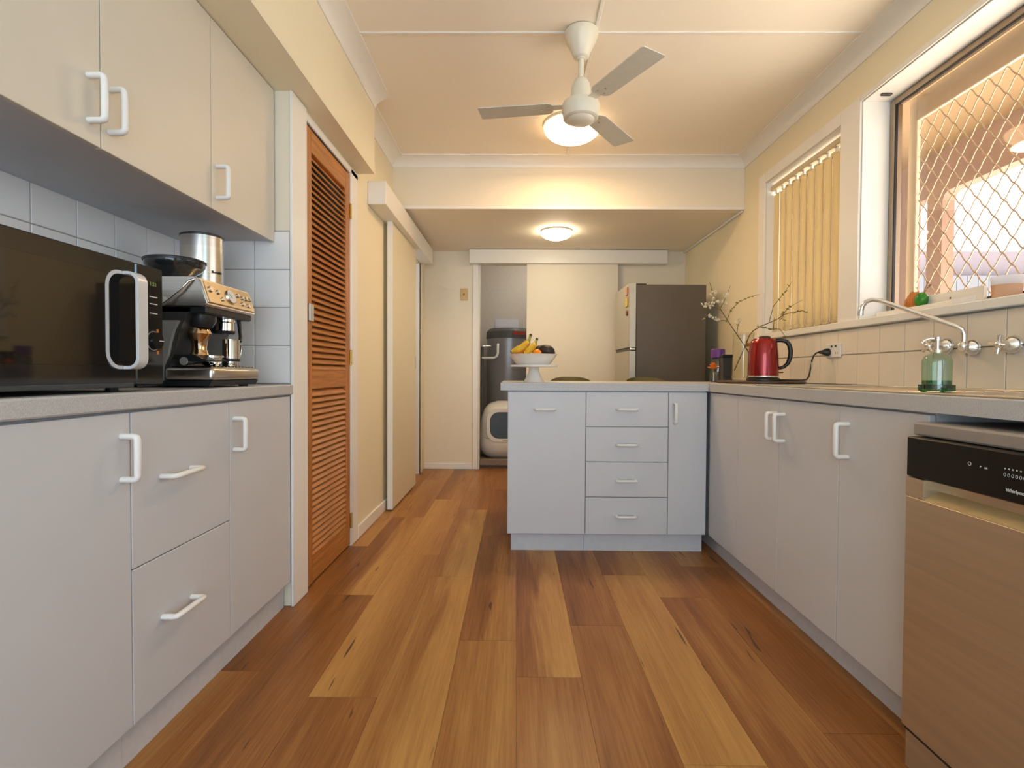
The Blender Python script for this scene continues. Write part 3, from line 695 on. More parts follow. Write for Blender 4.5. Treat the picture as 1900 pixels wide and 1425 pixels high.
m = MB(); loop(m, -.930, 1.0605, .078, .231, .0075, .026, 1.217, 1.251); m.bm.normal_update()
bmesh.ops.bevel(m.bm, geom=[e for e in m.bm.edges if e.is_manifold and e.calc_face_angle(0) > 1.0], offset=.0015, segments=2, affect='EDGES')
bmesh.ops.bisect_plane(m.bm, geom=m.bm.verts[:] + m.bm.edges[:] + m.bm.faces[:], plane_co=(-.9300, 0, 0), plane_no=(1, 0, 0), clear_inner=True)
lab(m.build('handle', mat('silver_handle', (.66, .66, .66), .35, .15, noise=.03), dd, 40), 'chunky silver loop handle')
# raised C-shaped silver arc imitating the mirror image of the handle in the door
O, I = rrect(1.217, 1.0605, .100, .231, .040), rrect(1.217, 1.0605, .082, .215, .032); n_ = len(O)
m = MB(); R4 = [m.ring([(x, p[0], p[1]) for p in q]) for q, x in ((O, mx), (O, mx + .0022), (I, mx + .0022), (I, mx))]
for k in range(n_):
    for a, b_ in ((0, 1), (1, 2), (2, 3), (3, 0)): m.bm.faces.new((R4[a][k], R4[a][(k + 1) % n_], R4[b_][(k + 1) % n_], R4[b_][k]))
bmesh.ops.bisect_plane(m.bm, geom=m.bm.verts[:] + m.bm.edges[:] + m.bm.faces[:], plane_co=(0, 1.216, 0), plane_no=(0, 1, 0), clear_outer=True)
lab(m.build('handle_reflection', mat('silver_reflection', (.60, .61, .63), .35, .15, noise=.03), dd, 40), 'silver arc shaped as the mirror image of the handle')
RXL = (PI / 2, 0, PI / 2)
text('1:33', .014, GREEND7, pp, (mx + .0004, 1.322, 1.162), RXL)
for z in (1.130, 1.112, 1.088):
    for (a, b_) in ((1.285, 1.292), (1.310, 1.338)): MB().box(mx, mx + .0006, a, b_, z - .0012, z + .0012).build('button_print', LABELW, pp)
m = MB(); m.cyl((mx, 1.318, 1.018), (mx + .016, 1.318, 1.018), .022, .021, 24); kb = m.build('knob', BLACKG, pp, 40)
m = MB(); m.tube([(mx + .004, 1.318 + .024 * math.cos(a), 1.018 + .024 * math.sin(a)) for a in [k * PI / 10 for k in range(20)]], .0008, 6, closed=True); m.build('knob_ring', SILV, kb)
m = MB(); m.box(mx + .0155, mx + .0168, 1.322, 1.338, 1.0165, 1.019); m.build('pointer', LABELW, kb)
for a in (.5, -.9): MB().box(mx, mx + .0006, 1.334, 1.342, 1.020 + a * .04, 1.029 + a * .04).build('dial_mark', mat('amber_print', (.50, .18, .03), .5, noise=.05), pp)
for px in (-1.29, -.97):
    for py in (my0 + .05, 1.235): MB().cyl((px, py, .8906), (px, py, mz0), .012, .014, 14).build('foot', BLACK, t)

# ================================================================== ESPRESSO MACHINE
ZB = .8906
t = thing('espresso_machine', 'stainless espresso machine with bean hopper beside the microwave', 'coffee machine', (-1.08, 1.70, ZB))
cy0, cy1 = 1.565, 1.855
m = MB(); m.prism([(-1.235, ZB + .006), (-.935, ZB + .006), (-.925, ZB + .022), (-1.235, ZB + .022)], 'Y', cy0 + .004, cy1 - .004); m.build('base_plate', BLACK, t)
for px in (-1.2, -.96):
    for py in (cy0 + .04, cy1 - .04): MB().cyl((px, py, ZB), (px, py, ZB + .007), .015, seg=14).build('foot', RUB, t)
m = MB(); m.box(-1.07, -.920, cy0, cy1, ZB + .0215, .953, .012, 3); tray = m.build('drip_tray', STEEL, t, 40)
m = MB()
m.box(-1.055, -.935, cy0 + .015, cy1 - .015, .9525, .955)
for i in range(13): m.box(-1.055, -.935, cy0 + .02 + i * .0208, cy0 + .026 + i * .0208, .955, .9575)
m.build('drip_grille', CHROME, tray)
# body with a concave front under the head
prof = [(-1.235, ZB + .02), (-1.06, ZB + .02), (-1.06, .955), (-1.050, .985), (-1.040, 1.02), (-1.030, 1.06), (-1.012, 1.10), (-.995, 1.128), (-.995, 1.140), (-1.235, 1.140)]
m = MB(); m.prism(prof, 'Y', cy0 + .012, cy1 - .012); m.build('back_body', mat('machine_dark_steel', (.10, .10, .10), .3, .6, noise=.1), t)
sp = [(-1.235, ZB + .02), (-1.075, ZB + .02), (-1.075, .955), (-1.058, .99), (-1.050, 1.03), (-1.040, 1.065), (-1.025, 1.095), (-1.235, 1.095)]
for a, b_ in ((cy0, cy0 + .012), (cy1 - .012, cy1)):
    m = MB(); m.prism(sp, 'Y', a, b_); m.build('side_panel', mat('machine_silver', (.46, .45, .43), .35, .35, noise=.05), t)
m = MB(); m.prism([(-1.235, 1.140), (-.985, 1.140), (-.945, 1.136), (-.934, 1.148), (-.958, 1.222), (-.975, 1.228), (-1.235, 1.228)], 'Y', cy0, cy1)
bmesh.ops.bevel(m.bm, geom=[e for e in m.bm.edges], offset=.004, segments=2, affect='EDGES'); head = m.build('head', STEEL, t, 40)
m = MB(); m.box(-1.15, -.945, cy0 + .012, cy1 - .012, 1.118, 1.141, .004); m.build('under_head', BLACK, t)
nrm = Vector((.074, 0, .024)).normalized()
def onpanel(y, q, d=0.):     # q 0..1 up the sloped front panel
    p = Vector((-.934, y, 1.148)).lerp(Vector((-.958, y, 1.222)), q) + nrm * d; return p
GOLD = mat('warm_steel_panel', (.66, .55, .38), .22, 1., noise=.06, nscale=(3, 120, 3))
m = MB(); P4 = [onpanel(cy0 + .012, .05, .0006), onpanel(cy1 - .012, .05, .0006), onpanel(cy1 - .012, .93, .0006), onpanel(cy0 + .012, .93, .0006)]
P5 = [p + nrm * .0018 for p in P4]; a_ = m.ring(P4); b__ = m.ring(P5); m.bm.faces.new(b__); m.bm.faces.new(a_[::-1])
for k in range(4): m.bm.faces.new((a_[k], a_[(k + 1) % 4], b__[(k + 1) % 4], b__[k]))
fp = lab(m.build('front_panel', GOLD, head), 'warm brushed front panel')
def pbtn(y, q, r_, name, mm, d=.005, par=None):
    p = onpanel(y, q, .002); return MB().cyl(p, p + nrm * d, r_, r_ * .92, 20).build(name, mm, par or fp, 40)
pbtn(1.600, .62, .0105, 'power_button', STEEL); pbtn(1.640, .58, .008, 'button', STEEL); pbtn(1.655, .30, .007, 'button', STEEL)
gz_ = pbtn(1.705, .48, .0255, 'gauge', CHROME, .006); p = onpanel(1.705, .48, .0082); MB().cyl(p, p + nrm * .0006, .021, seg=24).build('gauge_face', SCREEN, gz_)
p = onpanel(1.705, .42, .009); MB().cyl(p, p + Vector((-.004, -.012, .012)), .001, seg=6).build('gauge_needle', DKTXT, gz_)
for i, (yy, q) in enumerate(((1.758, .66), (1.785, .60), (1.810, .60), (1.835, .60), (1.775, .30), (1.81, .28))): pbtn(yy, q, .0075, 'button', STEEL)
lab(MB().box(-1.11, -1.075, cy0 - .0015, cy0 + .001, 1.190, 1.204, .0005).build('badge', DKTXT, head), 'small dark badge on the side')
m = MB(); m.cyl((-1.075, cy0 + .001, 1.155), (-1.075, cy0 - .016, 1.155), .018, .017, 20); kb = m.build('steam_dial', SILV, head, 40)
m = MB(); m.cyl((-1.075, cy0 - .016, 1.155), (-1.075, cy0 - .018, 1.155), .010, seg=16); m.build('dial_cap', CHROME, kb, 40)
m = MB(); m.tube([(-1.070, cy0 - .010, 1.140), (-1.052, cy0 - .012, 1.150), (-1.015, cy0 - .012, 1.180), (-.985, cy0 - .010, 1.212), (-.972, cy0 + .004, 1.222)], .0038, 8); m.build('hot_water_lever', CHROME, head, 50)
# group head, grinder cradle
m = MB(); m.lathe([(.034, 1.118), (.034, 1.108), (.030, 1.104), (.030, 1.078), (.022, 1.074)], (-.992, 1.755, 0), 'Z', 24); m.build('group_head', CHROME, t, 40)
m = MB(); m.cyl((-.992, 1.755, 1.0775), (-.992, 1.755, 1.068), .034, .031, 24); m.build('group_gasket', BLACK, t, 40)
m = MB(); m.lathe([(.040, 1.120), (.040, 1.098), (.033, 1.086), (.030, 1.08)], (-.998, 1.640, 0), 'Z', 24); m.build('grinder_collar', BLACK, t, 40)
m = MB(); m.lathe([(.024, 1.084), (.030, 1.072), (.034, 1.060), (.024, 1.040), (.021, 1.010), (.028, .992)], (-1.006, 1.640, 0), 'Z', 24); lab(m.build('grinder_chute', mat('copper_reflect_steel', (.62, .40, .22), .12, 1., noise=.05), t, 40), 'coppery reflecting chute')
m = MB(); m.prism([(-1.075, .992), (-.985, .992), (-.950, .975), (-.960, .972), (-1.075, .980)], 'Y', cy0 + .015, 1.70); m.build('grinder_cradle', BLACK, t)
m = MB(); m.tube([(-.975, 1.815, 1.120), (-.972, 1.816, 1.09), (-.960, 1.80, 1.06), (-.955, 1.785, 1.045)], .0065, 10); m.build('steam_wand', BLACK, t, 50)
# hopper
hx, hy = -1.085, 1.645
m = MB(); m.lathe([(.045, 1.228), (.048, 1.240), (.072, 1.258), (.083, 1.272), (.084, 1.284)], (hx, hy, 0), 'Z', 32); hop = m.build('bean_hopper', mat('smoky_plastic', (.02, .02, .02), .06, noise=.1, coat=.5), t, 40)
m = MB(); m.lathe([(.087, 1.284), (.088, 1.290), (.080, 1.294), (.012, 1.296), (.010, 1.302)], (hx, hy, 0), 'Z', 32); m.build('hopper_lid', BLACK, hop, 40)
# portafilter on the tray
t = thing('portafilter', 'chrome portafilter resting on the coffee machine drip tray', 'portafilter', (-.99, 1.63, .958))
m = MB(); m.lathe([(.018, .962), (.026, .968), (.031, .976), (.031, .990), (.035, .9905), (.035, .9955), (.029, .9955), (.027, .975)], (-.985, 1.668, -.004), 'Z', 24); m.build('basket', CHROME, t, 40)
m = MB(); m.tube([(-1.000, 1.640, .973), (-1.005, 1.620, .973), (-1.010, 1.596, .972), (-1.014, 1.575, .972)], [.007, .009, .0115, .0125], 12); hh = m.build('grip', BLACK, t, 50)
m = MB(); m.cyl((-1.014, 1.5752, .972), (-1.0143, 1.572, .972), .0125, seg=18); lab(m.build('end_cap', SILV, hh, 40), 'silver end cap')
m = MB(); m.tube([(-.985, 1.668, .963), (-.985, 1.668, .961)], .008, 8); m.tube([(-.975, 1.66, .966), (-.962, 1.652, .9635), (-.955, 1.648, .9605)], .006, 8); m.build('spouts', CHROME, t, 50)
# canister on top of the machine
t = thing('bean_canister', 'tall brushed steel canister standing on top of the coffee machine', 'canister', (-1.10, 1.775, 1.228))
cx, cy = -1.080, 1.779
m = MB(); m.lathe([(.062, 1.2285), (.065, 1.232), (.065, 1.396)], (cx, cy, 0), 'Z', 40); body = m.build('body', STEEL, t, 40)
m = MB(); m.lathe([(.0665, 1.396), (.067, 1.402), (.060, 1.405)], (cx, cy, 0), 'Z', 40); lab(m.build('rim', BLACK, t, 40), 'black rim')
aa = math.radians(-18); text('Breville', .013, DKTXT, body, (cx + .0655 * math.cos(aa) , cy + .0655 * math.sin(aa), 1.275), (PI / 2, 0, PI / 2 + aa), ext=.001)
# milk jug
t = thing('milk_jug', 'small stainless milk jug on the drip tray under the steam wand', 'jug', (-.962, 1.745, .958))
jx, jy = -.962, 1.742
m = MB(); m.lathe([(.025, .9580), (.027, .961), (.0268, .975), (.0265, 1.040), (.0272, 1.048), (.0258, 1.048), (.025, 1.035), (.0245, .964)], (jx, jy, 0), 'Z', 28, caps=False); m.cyl((jx, jy, .9585), (jx, jy, .961), .026, seg=28); b1 = m.build('body', CHROME, t, 40)
m = MB(); m.lathe([(.0275, .9745), (.0280, .976), (.0280, .983), (.0275, .9845)], (jx, jy, 0), 'Z', 28); lab(m.build('band', BLACK, b1, 40), 'black band near the foot')
m = MB(); m.tube([(jx, jy + .027, 1.038), (jx + .004, jy + .055, 1.034), (jx + .004, jy + .058, 1.015), (jx + .002, jy + .052, .992), (jx, jy + .027, .990)], .0032, 8); m.build('handle', CHROME, t, 50)
m = MB(); m.prism([(jx - .003, jy - .026), (jx + .003, jy - .026), (jx, jy - .036)], 'Z', 1.034, 1.048); m.build('lip', CHROME, t)

# ================================================================== CEILING FAN AND LIGHTS
t = thing('ceiling_fan', 'cream three-blade ceiling fan hanging in front of the lit dome', 'fan', (.281, 2.36, ZC))
fx, fy = .281, 2.36
m = MB(); m.lathe([(.074, 2.466), (.076, 2.455), (.072, 2.435), (.056, 2.405), (.042, 2.375), (.036, 2.358), (.030, 2.352)], (fx, fy, 0), 'Z', 32); m.build('canopy', FANW, t, 50)
m = MB(); m.cyl((fx, fy, 2.362), (fx, fy, 2.24), .0125, seg=16); m.cyl((fx, fy, 2.362), (fx, fy, 2.345), .018, seg=16); m.build('down_rod', FANW, t, 40)
m = MB(); m.lathe([(.020, 2.262), (.028, 2.256), (.040, 2.235), (.044, 2.215), (.046, 2.170)], (fx, fy, 0), 'Z', 28); m.build('motor_neck', FANW, t, 50)
m = MB(); m.cyl((fx, fy, 2.171), (fx, fy, 2.158), .040, seg=28); lab(m.build('gap_ring', BLACK, t, 40), 'dark gap ring')
m = MB(); m.lathe([(.060, 2.160), (.080, 2.152), (.085, 2.140), (.085, 2.115), (.080, 2.100), (.078, 2.085), (.072, 2.080), (.062, 2.079), (.058, 2.072), (.040, 2.064), (.001, 2.062)], (fx, fy, 0), 'Z', 36); m.build('motor_housing', FANW, t, 40)
zb = 2.138
for ang in (172, 54, -61):
    R = Matrix.Rotation(math.radians(ang), 4, 'Z'); T = Matrix.Translation((fx, fy, zb)) @ R @ Matrix.Rotation(math.radians(-2), 4, 'X')
    n = 8; poly = [(.125, -.030), (.135, -.044), (.150, -.050)] + [(.455, -.056), (.462, -.050), (.462, .050), (.455, .056)] + [(.150, .050), (.135, .044), (.125, .030)]
    m = MB(); m.prism(poly, 'Z', -.002, .002)
    for v in m.bm.verts: v.co = T @ v.co
    bl = m.build('blade', FANB, t)
    m = MB(); poly = [(.045, -.018), (.10, -.022), (.175, -.026), (.19, -.016), (.19, .016), (.175, .026), (.10, .022), (.045, .018)]
    m.prism(poly, 'Z', .002, .005)
    for v in m.bm.verts: v.co = T @ v.co
    m.build('blade_iron', FANW, bl)
    for (a, b_) in ((.145, -.018), (.145, .018), (.175, 0)):
        m = MB(); m.cyl(T @ Vector((a, b_, -.0045)), T @ Vector((a, b_, -.002)), .0045, seg=10); m.build('screw', CHROME, bl)
def dome(lbl, x, y, z, r_, dr, gm, rm, power, col):
    t = thing('ceiling_light', lbl, 'light', (x, y, z))
    m = MB(); m.lathe([(r_ * 1.02, z - .001), (r_ * 1.03, z - .006), (r_ * 1.01, z - .014), (r_ * .97, z - .016)], (x, y, 0), 'Z', 40); m.build('rim', rm, t, 40)
    m = MB(); n = 8; m.lathe([(r_ * math.cos(PI / 2 * i / n), z - .020 - (dr - .02) * math.sin(PI / 2 * i / n)) for i in range(n + 1)], (x, y, 0), 'Z', 40); m.build('glass_dome', gm, t, 60)
    l = bpy.data.lights.new('bulb', 'AREA'); l.shape = 'DISK'; l.size = r_ * 1.6; l.energy = power; l.color = col
    q = bpy.data.objects.new('bulb', l); COL.objects.link(q); q.parent = t; q.location = (0, 0, -dr - .004)
dome('glowing dome light on the main ceiling behind the fan', .333, 3.225, ZC, .175, .105, GLOW1, mat('lamp_rim', (.85, .78, .62), .35, noise=.03), DISK_MAIN, COL_MAIN)
dome('small lit dome light on the dropped far ceiling', .322, 4.32, ZLO, .128, .075, GLOW2, mat('lamp_rim_white', (.75, .72, .62), .35, noise=.03), DISK_BACK, COL_BACK)

# ================================================================== FRIDGE
t = thing('refrigerator', 'graphite fridge with silver doors standing against the back wall', 'fridge', (1.2, 4.42, 0))
MB().box(.938, 1.484, 4.10, 4.72, .03, 1.640, .004).build('cabinet', FRSIDE, t)
for px in (1.0, 1.42):
    for py in (4.16, 4.66): MB().cyl((px, py, 0), (px, py, .032), .02, seg=12).build('foot', BLACK, t)
for nme, z0, z1 in (('freezer_door', 1.150, 1.652), ('fridge_door', .06, 1.120)):
    m = MB(); m.prism([(.934, 4.104), (.888, 4.104), (.882, 4.14), (.878, 4.30), (.877, 4.42), (.878, 4.54), (.882, 4.68), (.888, 4.716), (.934, 4.716)], 'Z', z0, z1)
    d = m.build(nme, FRDOOR, t)
    MB().box(.930, .940, 4.106, 4.714, z0 + .006, z1 - .006).build('seal', BLACK, d)
lab(MB().box(.898, .934, 4.11, 4.71, 1.120, 1.150).build('handle_recess', BLACK, t), 'dark hand recess between the doors')
lab(MB().box(.892, .932, 4.098, 4.112, 1.126, 1.144, .003).build('middle_hinge', CHROME, t), 'bright metal middle hinge')
MB().box(.935, 1.02, 4.12, 4.20, 1.640, 1.652, .003).build('hinge_cover', BLACK, t); MB().box(1.09, 1.20, 4.30, 4.42, 1.640, 1.662, .003).build('hinge_cover', BLACK, t)
tag(MB().box(.872, .8795, 4.150, 4.20, 1.565, 1.628, .002).build('magnet', mat('pink_magnet', (.65, .25, .18), .5, noise=.3)), 'pink and white magnet near the top of freezer door', 'magnet')
tag(MB().box(.872, .8795, 4.15, 4.22, 1.475, 1.545, .002).build('magnet', mat('yellow_magnet', (.70, .52, .08), .5, noise=.2)), 'yellow square magnet on the freezer door', 'magnet')
m = MB(); m.cyl((.8795, 4.17, 1.423), (.872, 4.17, 1.423), .022, .020, 18); tag(m.build('magnet', mat('brown_magnet', (.22, .06, .02), .5, noise=.2), None, 40), 'round brown magnet lowest on the freezer door', 'magnet')

# ================================================================== CHAIRS BEHIND PENINSULA
def chair(x, y, lbl):
    t = thing('dining_chair', lbl, 'chair', (x, y, 0))
    m = MB(); m.prism(rrect(x, y, .44, .42, .08), 'Z', .44, .485); bmesh.ops.bevel(m.bm, geom=[e for e in m.bm.edges if abs(e.verts[0].co.z - e.verts[1].co.z) < 1e-4], offset=.012, segments=2, affect='EDGES'); m.build('seat', OLIVE, t, 50)
    # curved backrest shell with a rounded crest
    m = MB(); n = 16; rows = 10; F = []; Bk = []
    for i in range(rows + 1):
        v = i / rows; z = .50 + .415 * v; hw = .20 * (1 - .28 * v ** 6) if v < .999 else .125
        hw = .205 - .055 * v ** 3
        rowF, rowB = [], []
        for k in range(n + 1):
            s_ = k / n * 2 - 1; xx = x + s_ * hw; yy = y + .235 + .02 * v - .10 * s_ * s_; zz = z - .030 * (abs(s_) ** 3.5) * v
            rowF.append(m.bm.verts.new((xx, yy - .014, zz))); rowB.append(m.bm.verts.new((xx, yy + .014, zz)))
        F.append(rowF); Bk.append(rowB)
    for i in range(rows):
        for k in range(n):
            m.bm.faces.new((F[i][k], F[i][k + 1], F[i + 1][k + 1], F[i + 1][k])); m.bm.faces.new((Bk[i][k], Bk[i + 1][k], Bk[i + 1][k + 1], Bk[i][k + 1]))
        for k in (0, n): m.bm.faces.new((F[i][k], F[i + 1][k], Bk[i + 1][k], Bk[i][k]))
    for k in range(n):
        m.bm.faces.new((F[0][k], Bk[0][k], Bk[0][k + 1], F[0][k + 1])); m.bm.faces.new((F[rows][k], F[rows][k + 1], Bk[rows][k + 1], Bk[rows][k]))
    m.build('backrest', OLIVE, t, 50)
    for sx in (-1, 1):
        for sy in (-1, 1):
            m = MB(); m.cyl((x + sx * .15, y + sy * .14, .445), (x + sx * .20, y + sy * .19, 0), .016, .010, 12); m.build('leg', WOODD, t, 50)
        m = MB(); m.tube([(x + sx * .13, y + .12, .452), (x + sx * .13, y + .22, .46), (x + sx * .13, y + .24, .52)], .012, 8); m.build('back_support', BLACK, t, 50)
chair(.395, 3.66, 'olive upholstered chair behind the peninsula, nearer the fruit bowl')
chair(.945, 3.66, 'olive upholstered chair behind the peninsula, in front of the fridge')

# ================================================================== LAUNDRY THINGS
t = thing('water_heater', 'grey cylindrical hot water heater in the laundry', 'water heater', (-.08, 6.05, .085))
hx, hy, hr = -.085, 6.02, .262
m = MB(); m.lathe([(hr - .01, .085), (hr, .10), (hr, 1.33)], (hx, hy, 0), 'Z', 48); bd = m.build('tank', HEATER, t, 40)
m = MB(); m.lathe([(hr + .006, 1.33), (hr + .008, 1.345), (hr + .004, 1.41), (hr - .03, 1.445), (.02, 1.452)], (hx, hy, 0), 'Z', 48); m.build('cap', HEATCAP, t, 40)
bg_ = MB(); n = 8
A = [(-PI / 2 + .15 + .55 * i / n) for i in range(n + 1)]; rr = hr + .012
o_ = bg_.ring([(hx + rr * math.cos(a), hy + rr * math.sin(a), 1.365) for a in A] + [(hx + rr * math.cos(a), hy + rr * math.sin(a), 1.40) for a in reversed(A)])
i_ = bg_.ring([(hx + (rr - .008) * math.cos(a), hy + (rr - .008) * math.sin(a), 1.365) for a in A] + [(hx + (rr - .008) * math.cos(a), hy + (rr - .008) * math.sin(a), 1.40) for a in reversed(A)])
for k in range(n):
    a, b_, c_, d_ = k, k + 1, 2 * n - k, 2 * n + 1 - k
    bg_.bm.faces.new((o_[a], o_[b_], o_[c_], o_[d_])); bg_.bm.faces.new((i_[d_], i_[c_], i_[b_], i_[a])); bg_.bm.faces.new((o_[a], o_[b_], i_[b_], i_[a])); bg_.bm.faces.new((o_[d_], o_[c_], i_[c_], i_[d_]))
lab(bg_.build('badge', REDB, t), 'red maker badge')
m = MB(); m.tube([(-.385, 5.79, 1.24), (-.32, 5.79, 1.24), (-.295, 5.80, 1.24), (-.285, 5.86, 1.24)], .015, 10); m.build('pipe', CHROME, t, 50)
m = MB(); m.tube([(-.385, 5.74, 1.105), (-.25, 5.74, 1.105), (-.22, 5.74, 1.125), (-.21, 5.74, 1.16), (-.21, 5.745, 1.24), (-.21, 5.76, 1.255), (-.21, 5.82, 1.26)], .014, 10); lab(m.build('pipe', HAND, t, 50), 'white lagged bent pipe')
m = MB(); m.cyl((-.385, 5.79, .09), (-.385, 5.79, 1.235), .016, seg=12); m.build('pipe', HEATCAP, t, 50)
tag(MB().box(-.27, .02, 6.390, 6.398, 1.46, 1.60, .001).build('notice', PAPER), 'white paper notice on the wall above the water heater', 'paper')
t = thing('litter_box', 'white hooded cat litter box in the laundry doorway', 'litter box', (-.12, 5.46, .085))
lx, ly = -.115, 5.415
def sqr(w_, d_, z, n=32, e=3.2):
    out = []
    for k in range(n):
        a = 2 * PI * k / n; c_, s_ = math.cos(a), math.sin(a)
        out.append((lx + w_ * math.copysign(abs(c_) ** (2 / e), c_), ly + d_ * math.copysign(abs(s_) ** (2 / e), s_), z))
    return out
def stack(mb, secs):
    R_ = [mb.ring(sqr(*q)) for q in secs]
    for A_, B_ in zip(R_, R_[1:]):
        for k in range(32): mb.bm.faces.new((A_[k], A_[(k + 1) % 32], B_[(k + 1) % 32], B_[k]))
    mb.bm.faces.new(R_[0][::-1]); mb.bm.faces.new(R_[-1]); return mb
m = stack(MB(), [(.19, .20, .086), (.235, .235, .12), (.265, .262, .17), (.272, .268, .24), (.268, .265, .285)]); m.build('tray', LITTER, t, 50)
m = stack(MB(), [(.264, .262, .287), (.260, .258, .40), (.245, .243, .50), (.215, .215, .575), (.17, .17, .622), (.09, .09, .648)]); hd = m.build('hood', LITTER, t, 50)
m = MB(); m.prism(rrect(lx + .02, .42, .34, .27, .09), 'Y', ly - .268, ly - .225); lab(m.build('flap', FLAP, hd, 40), 'dark smoky entrance flap')
m = MB(); O, I = rrect(lx + .02, .42, .40, .33, .11), rrect(lx + .02, .42, .335, .265, .088); nn = len(O)
R4 = [m.ring([(p[0], y, p[1]) for p in q]) for q, y in ((O, ly - .235), (O, ly - .274), (I, ly - .274), (I, ly - .235))]
for k in range(nn):
    for a, b_ in ((0, 1), (1, 2), (2, 3), (3, 0)): m.bm.faces.new((R4[a][k], R4[a][(k + 1) % nn], R4[b_][(k + 1) % nn], R4[b_][k]))
m.build('flap_surround', LITTER, hd, 40)
m = MB(); m.box(lx - .03, lx + .04, ly - .275, ly - .262, .262, .272, .002); lab(m.build('catch', mat('rust_catch', (.30, .10, .05), .5, noise=.1), t), 'small brown catch')
m = MB(); m.tube([(lx - .262, ly - .16, .42), (lx - .285, ly - .17, .36), (lx - .285, ly - .17, .25), (lx - .268, ly - .17, .19)], .012, 8); lab(m.build('side_clip', mat('pink_clip', (.62, .36, .28), .5, noise=.1), t, 50), 'pinkish side clip')
# wall switch
t = thing('light_switch', 'yellowed ivory light switch left of the laundry doorway', 'switch', (-.515, YB, 1.70))
MB().box(-.552, -.479, YB - .008, YB, 1.642, 1.758, .003).build('plate', TAN, t); MB().box(-.522, -.508, YB - .014, YB - .007, 1.688, 1.712, .002).build('rocker', mat('brown_rocker', (.30, .17, .06), .4, noise=.1), t)

# ================================================================== ON THE PENINSULA
ZT1 = .8906
sx, sy = .097, 2.95
t = thing('cake_stand', 'white pedestal cake stand on the peninsula end', 'cake stand', (sx, sy, ZT1))
m = MB(); m.lathe([(.058, ZT1), (.057, .896), (.045, .915), (.034, .94), (.028, .965), (.030, .974)], (sx, sy, 0), 'Z', 36); m.build('pedestal', CERA, t, 50)
m = MB(); m.lathe([(.06, .974), (.131, .976), (.134, .981), (.133, .987), (.06, .986)], (sx, sy, 0), 'Z', 40); m.build('plate', CERA, t, 50)
bx = .093
bw = thing('fruit_bowl', 'white fluted bowl full of fruit on the cake stand', 'bowl', (bx, sy, .9872))
m = MB(); seg = 48
def fl(r_, z, amp): return [(bx + (r_ + amp * math.cos(24 * 2 * PI * k / (seg * 2))) * math.cos(2 * PI * k / seg), sy + (r_ + amp * (1 if k % 2 else -1)) * math.sin(2 * PI * k / seg), z) for k in range(seg)]
secs = [(.088, .9875, 0), (.098, .995, .0012), (.118, 1.022, .0016), (.134, 1.046, .0016), (.136, 1.0475, .0016), (.131, 1.0475, .0012), (.113, 1.022, 0), (.090, .994, 0)]
R_ = [m.ring(fl(*q)) for q in secs]
for A_, B_ in zip(R_, R_[1:]):
    for k in range(seg): m.bm.faces.new((A_[k], A_[(k + 1) % seg], B_[(k + 1) % seg], B_[k]))
m.bm.faces.new(R_[0][::-1]); m.bm.faces.new(R_[-1]); m.build('bowl_body', CERA, bw, 35)
def banana(lbl, pts, r_):
    t = thing('banana', lbl, 'banana', pts[0])
    P = [Vector(p) for p in pts]; n = 14; path = []
    for i in range(n + 1):
        q = i / n; path.append((1 - q) ** 3 * P[0] + 3 * q * (1 - q) ** 2 * P[1] + 3 * q * q * (1 - q) * P[2] + q ** 3 * P[3])
    rad = [r_ * min(1, .35 + 2.4 * (i / n), .42 + 2.9 * max(0, 1 - i / n - .06)) for i in range(n + 1)]
    k = 11
    m = MB(); m.tube(path[:k + 1], rad[:k + 1], 6 if False else 8); bd = m.build('fruit', BANANA, t, 60)
    m = MB(); m.tube(path[k:], [rad[k], rad[k + 1] * .8, r_ * .38, r_ * .36], 8); m.build('stem', BANSTEM, t, 60)
    e = (path[-1] - path[-2]).normalized(); m = MB(); m.tube([path[-1] - e * .001, path[-1] + e * .010], r_ * .42, 8); m.build('stem_end', BANTIP, t, 50)
    e = (path[0] - path[1]).normalized(); m = MB(); m.tube([path[0] - e * .002, path[0] + e * .004], r_ * .32, 8); m.build('blossom_end', BANTIP, t, 50)
banana('ripe yellow banana with tall upright stem at the left of bowl', [(-.030, sy - .06, 1.060), (.010, sy - .07, 1.074), (.055, sy - .06, 1.078), (.076, sy - .02, 1.150)], .0195)
banana('shorter yellow banana with stem leaning to the avocados', [(.040, sy - .09, 1.052), (.065, sy - .095, 1.062), (.093, sy - .080, 1.078), (.110, sy - .045, 1.126)], .0175)
def orange(lbl, c, r_):
    t = thing('orange', lbl, 'orange', (c[0], c[1], c[2] - r_)); m = MB(); m.ball(c, r_, (1, 1, .95), 20); m.build('peel', ORANGE, t, 60)
    m = MB(); m.cyl((c[0], c[1], c[2] + r_ * .94), (c[0], c[1], c[2] + r_ * .97), .004, seg=8); m.build('button', BANSTEM, t)
orange('bright orange in the middle of bowl under tall banana', (.046, sy - .02, 1.058), .030)
orange('bright orange at the front of bowl beside avocados', (.110, sy - .085, 1.048), .027)
orange('bright orange tucked at the left rear of bowl', (.012, sy + .035, 1.052), .030)
def avocado(lbl, c, rot):
    t = thing('avocado', lbl, 'avocado', (c[0], c[1], c[2] - .03)); m = MB(); m.ball(c, .034, (1.38, 1, .95), 20, rot)
    m.build('skin', AVO, t, 60); v = rot @ Vector((.047, 0, 0)) + Vector(c); m = MB(); m.ball(v, .004, seg=8); m.build('stem_scar', BANTIP, t, 50)
avocado('dark avocado lying at the right front of bowl', (.168, sy - .040, 1.067), Matrix.Rotation(-.25, 3, 'Z') @ Matrix.Rotation(.28, 3, 'Y'))
avocado('dark avocado behind at the centre right of bowl', (.140, sy + .045, 1.070), Matrix.Rotation(.5, 3, 'Z') @ Matrix.Rotation(-.1, 3, 'Y'))

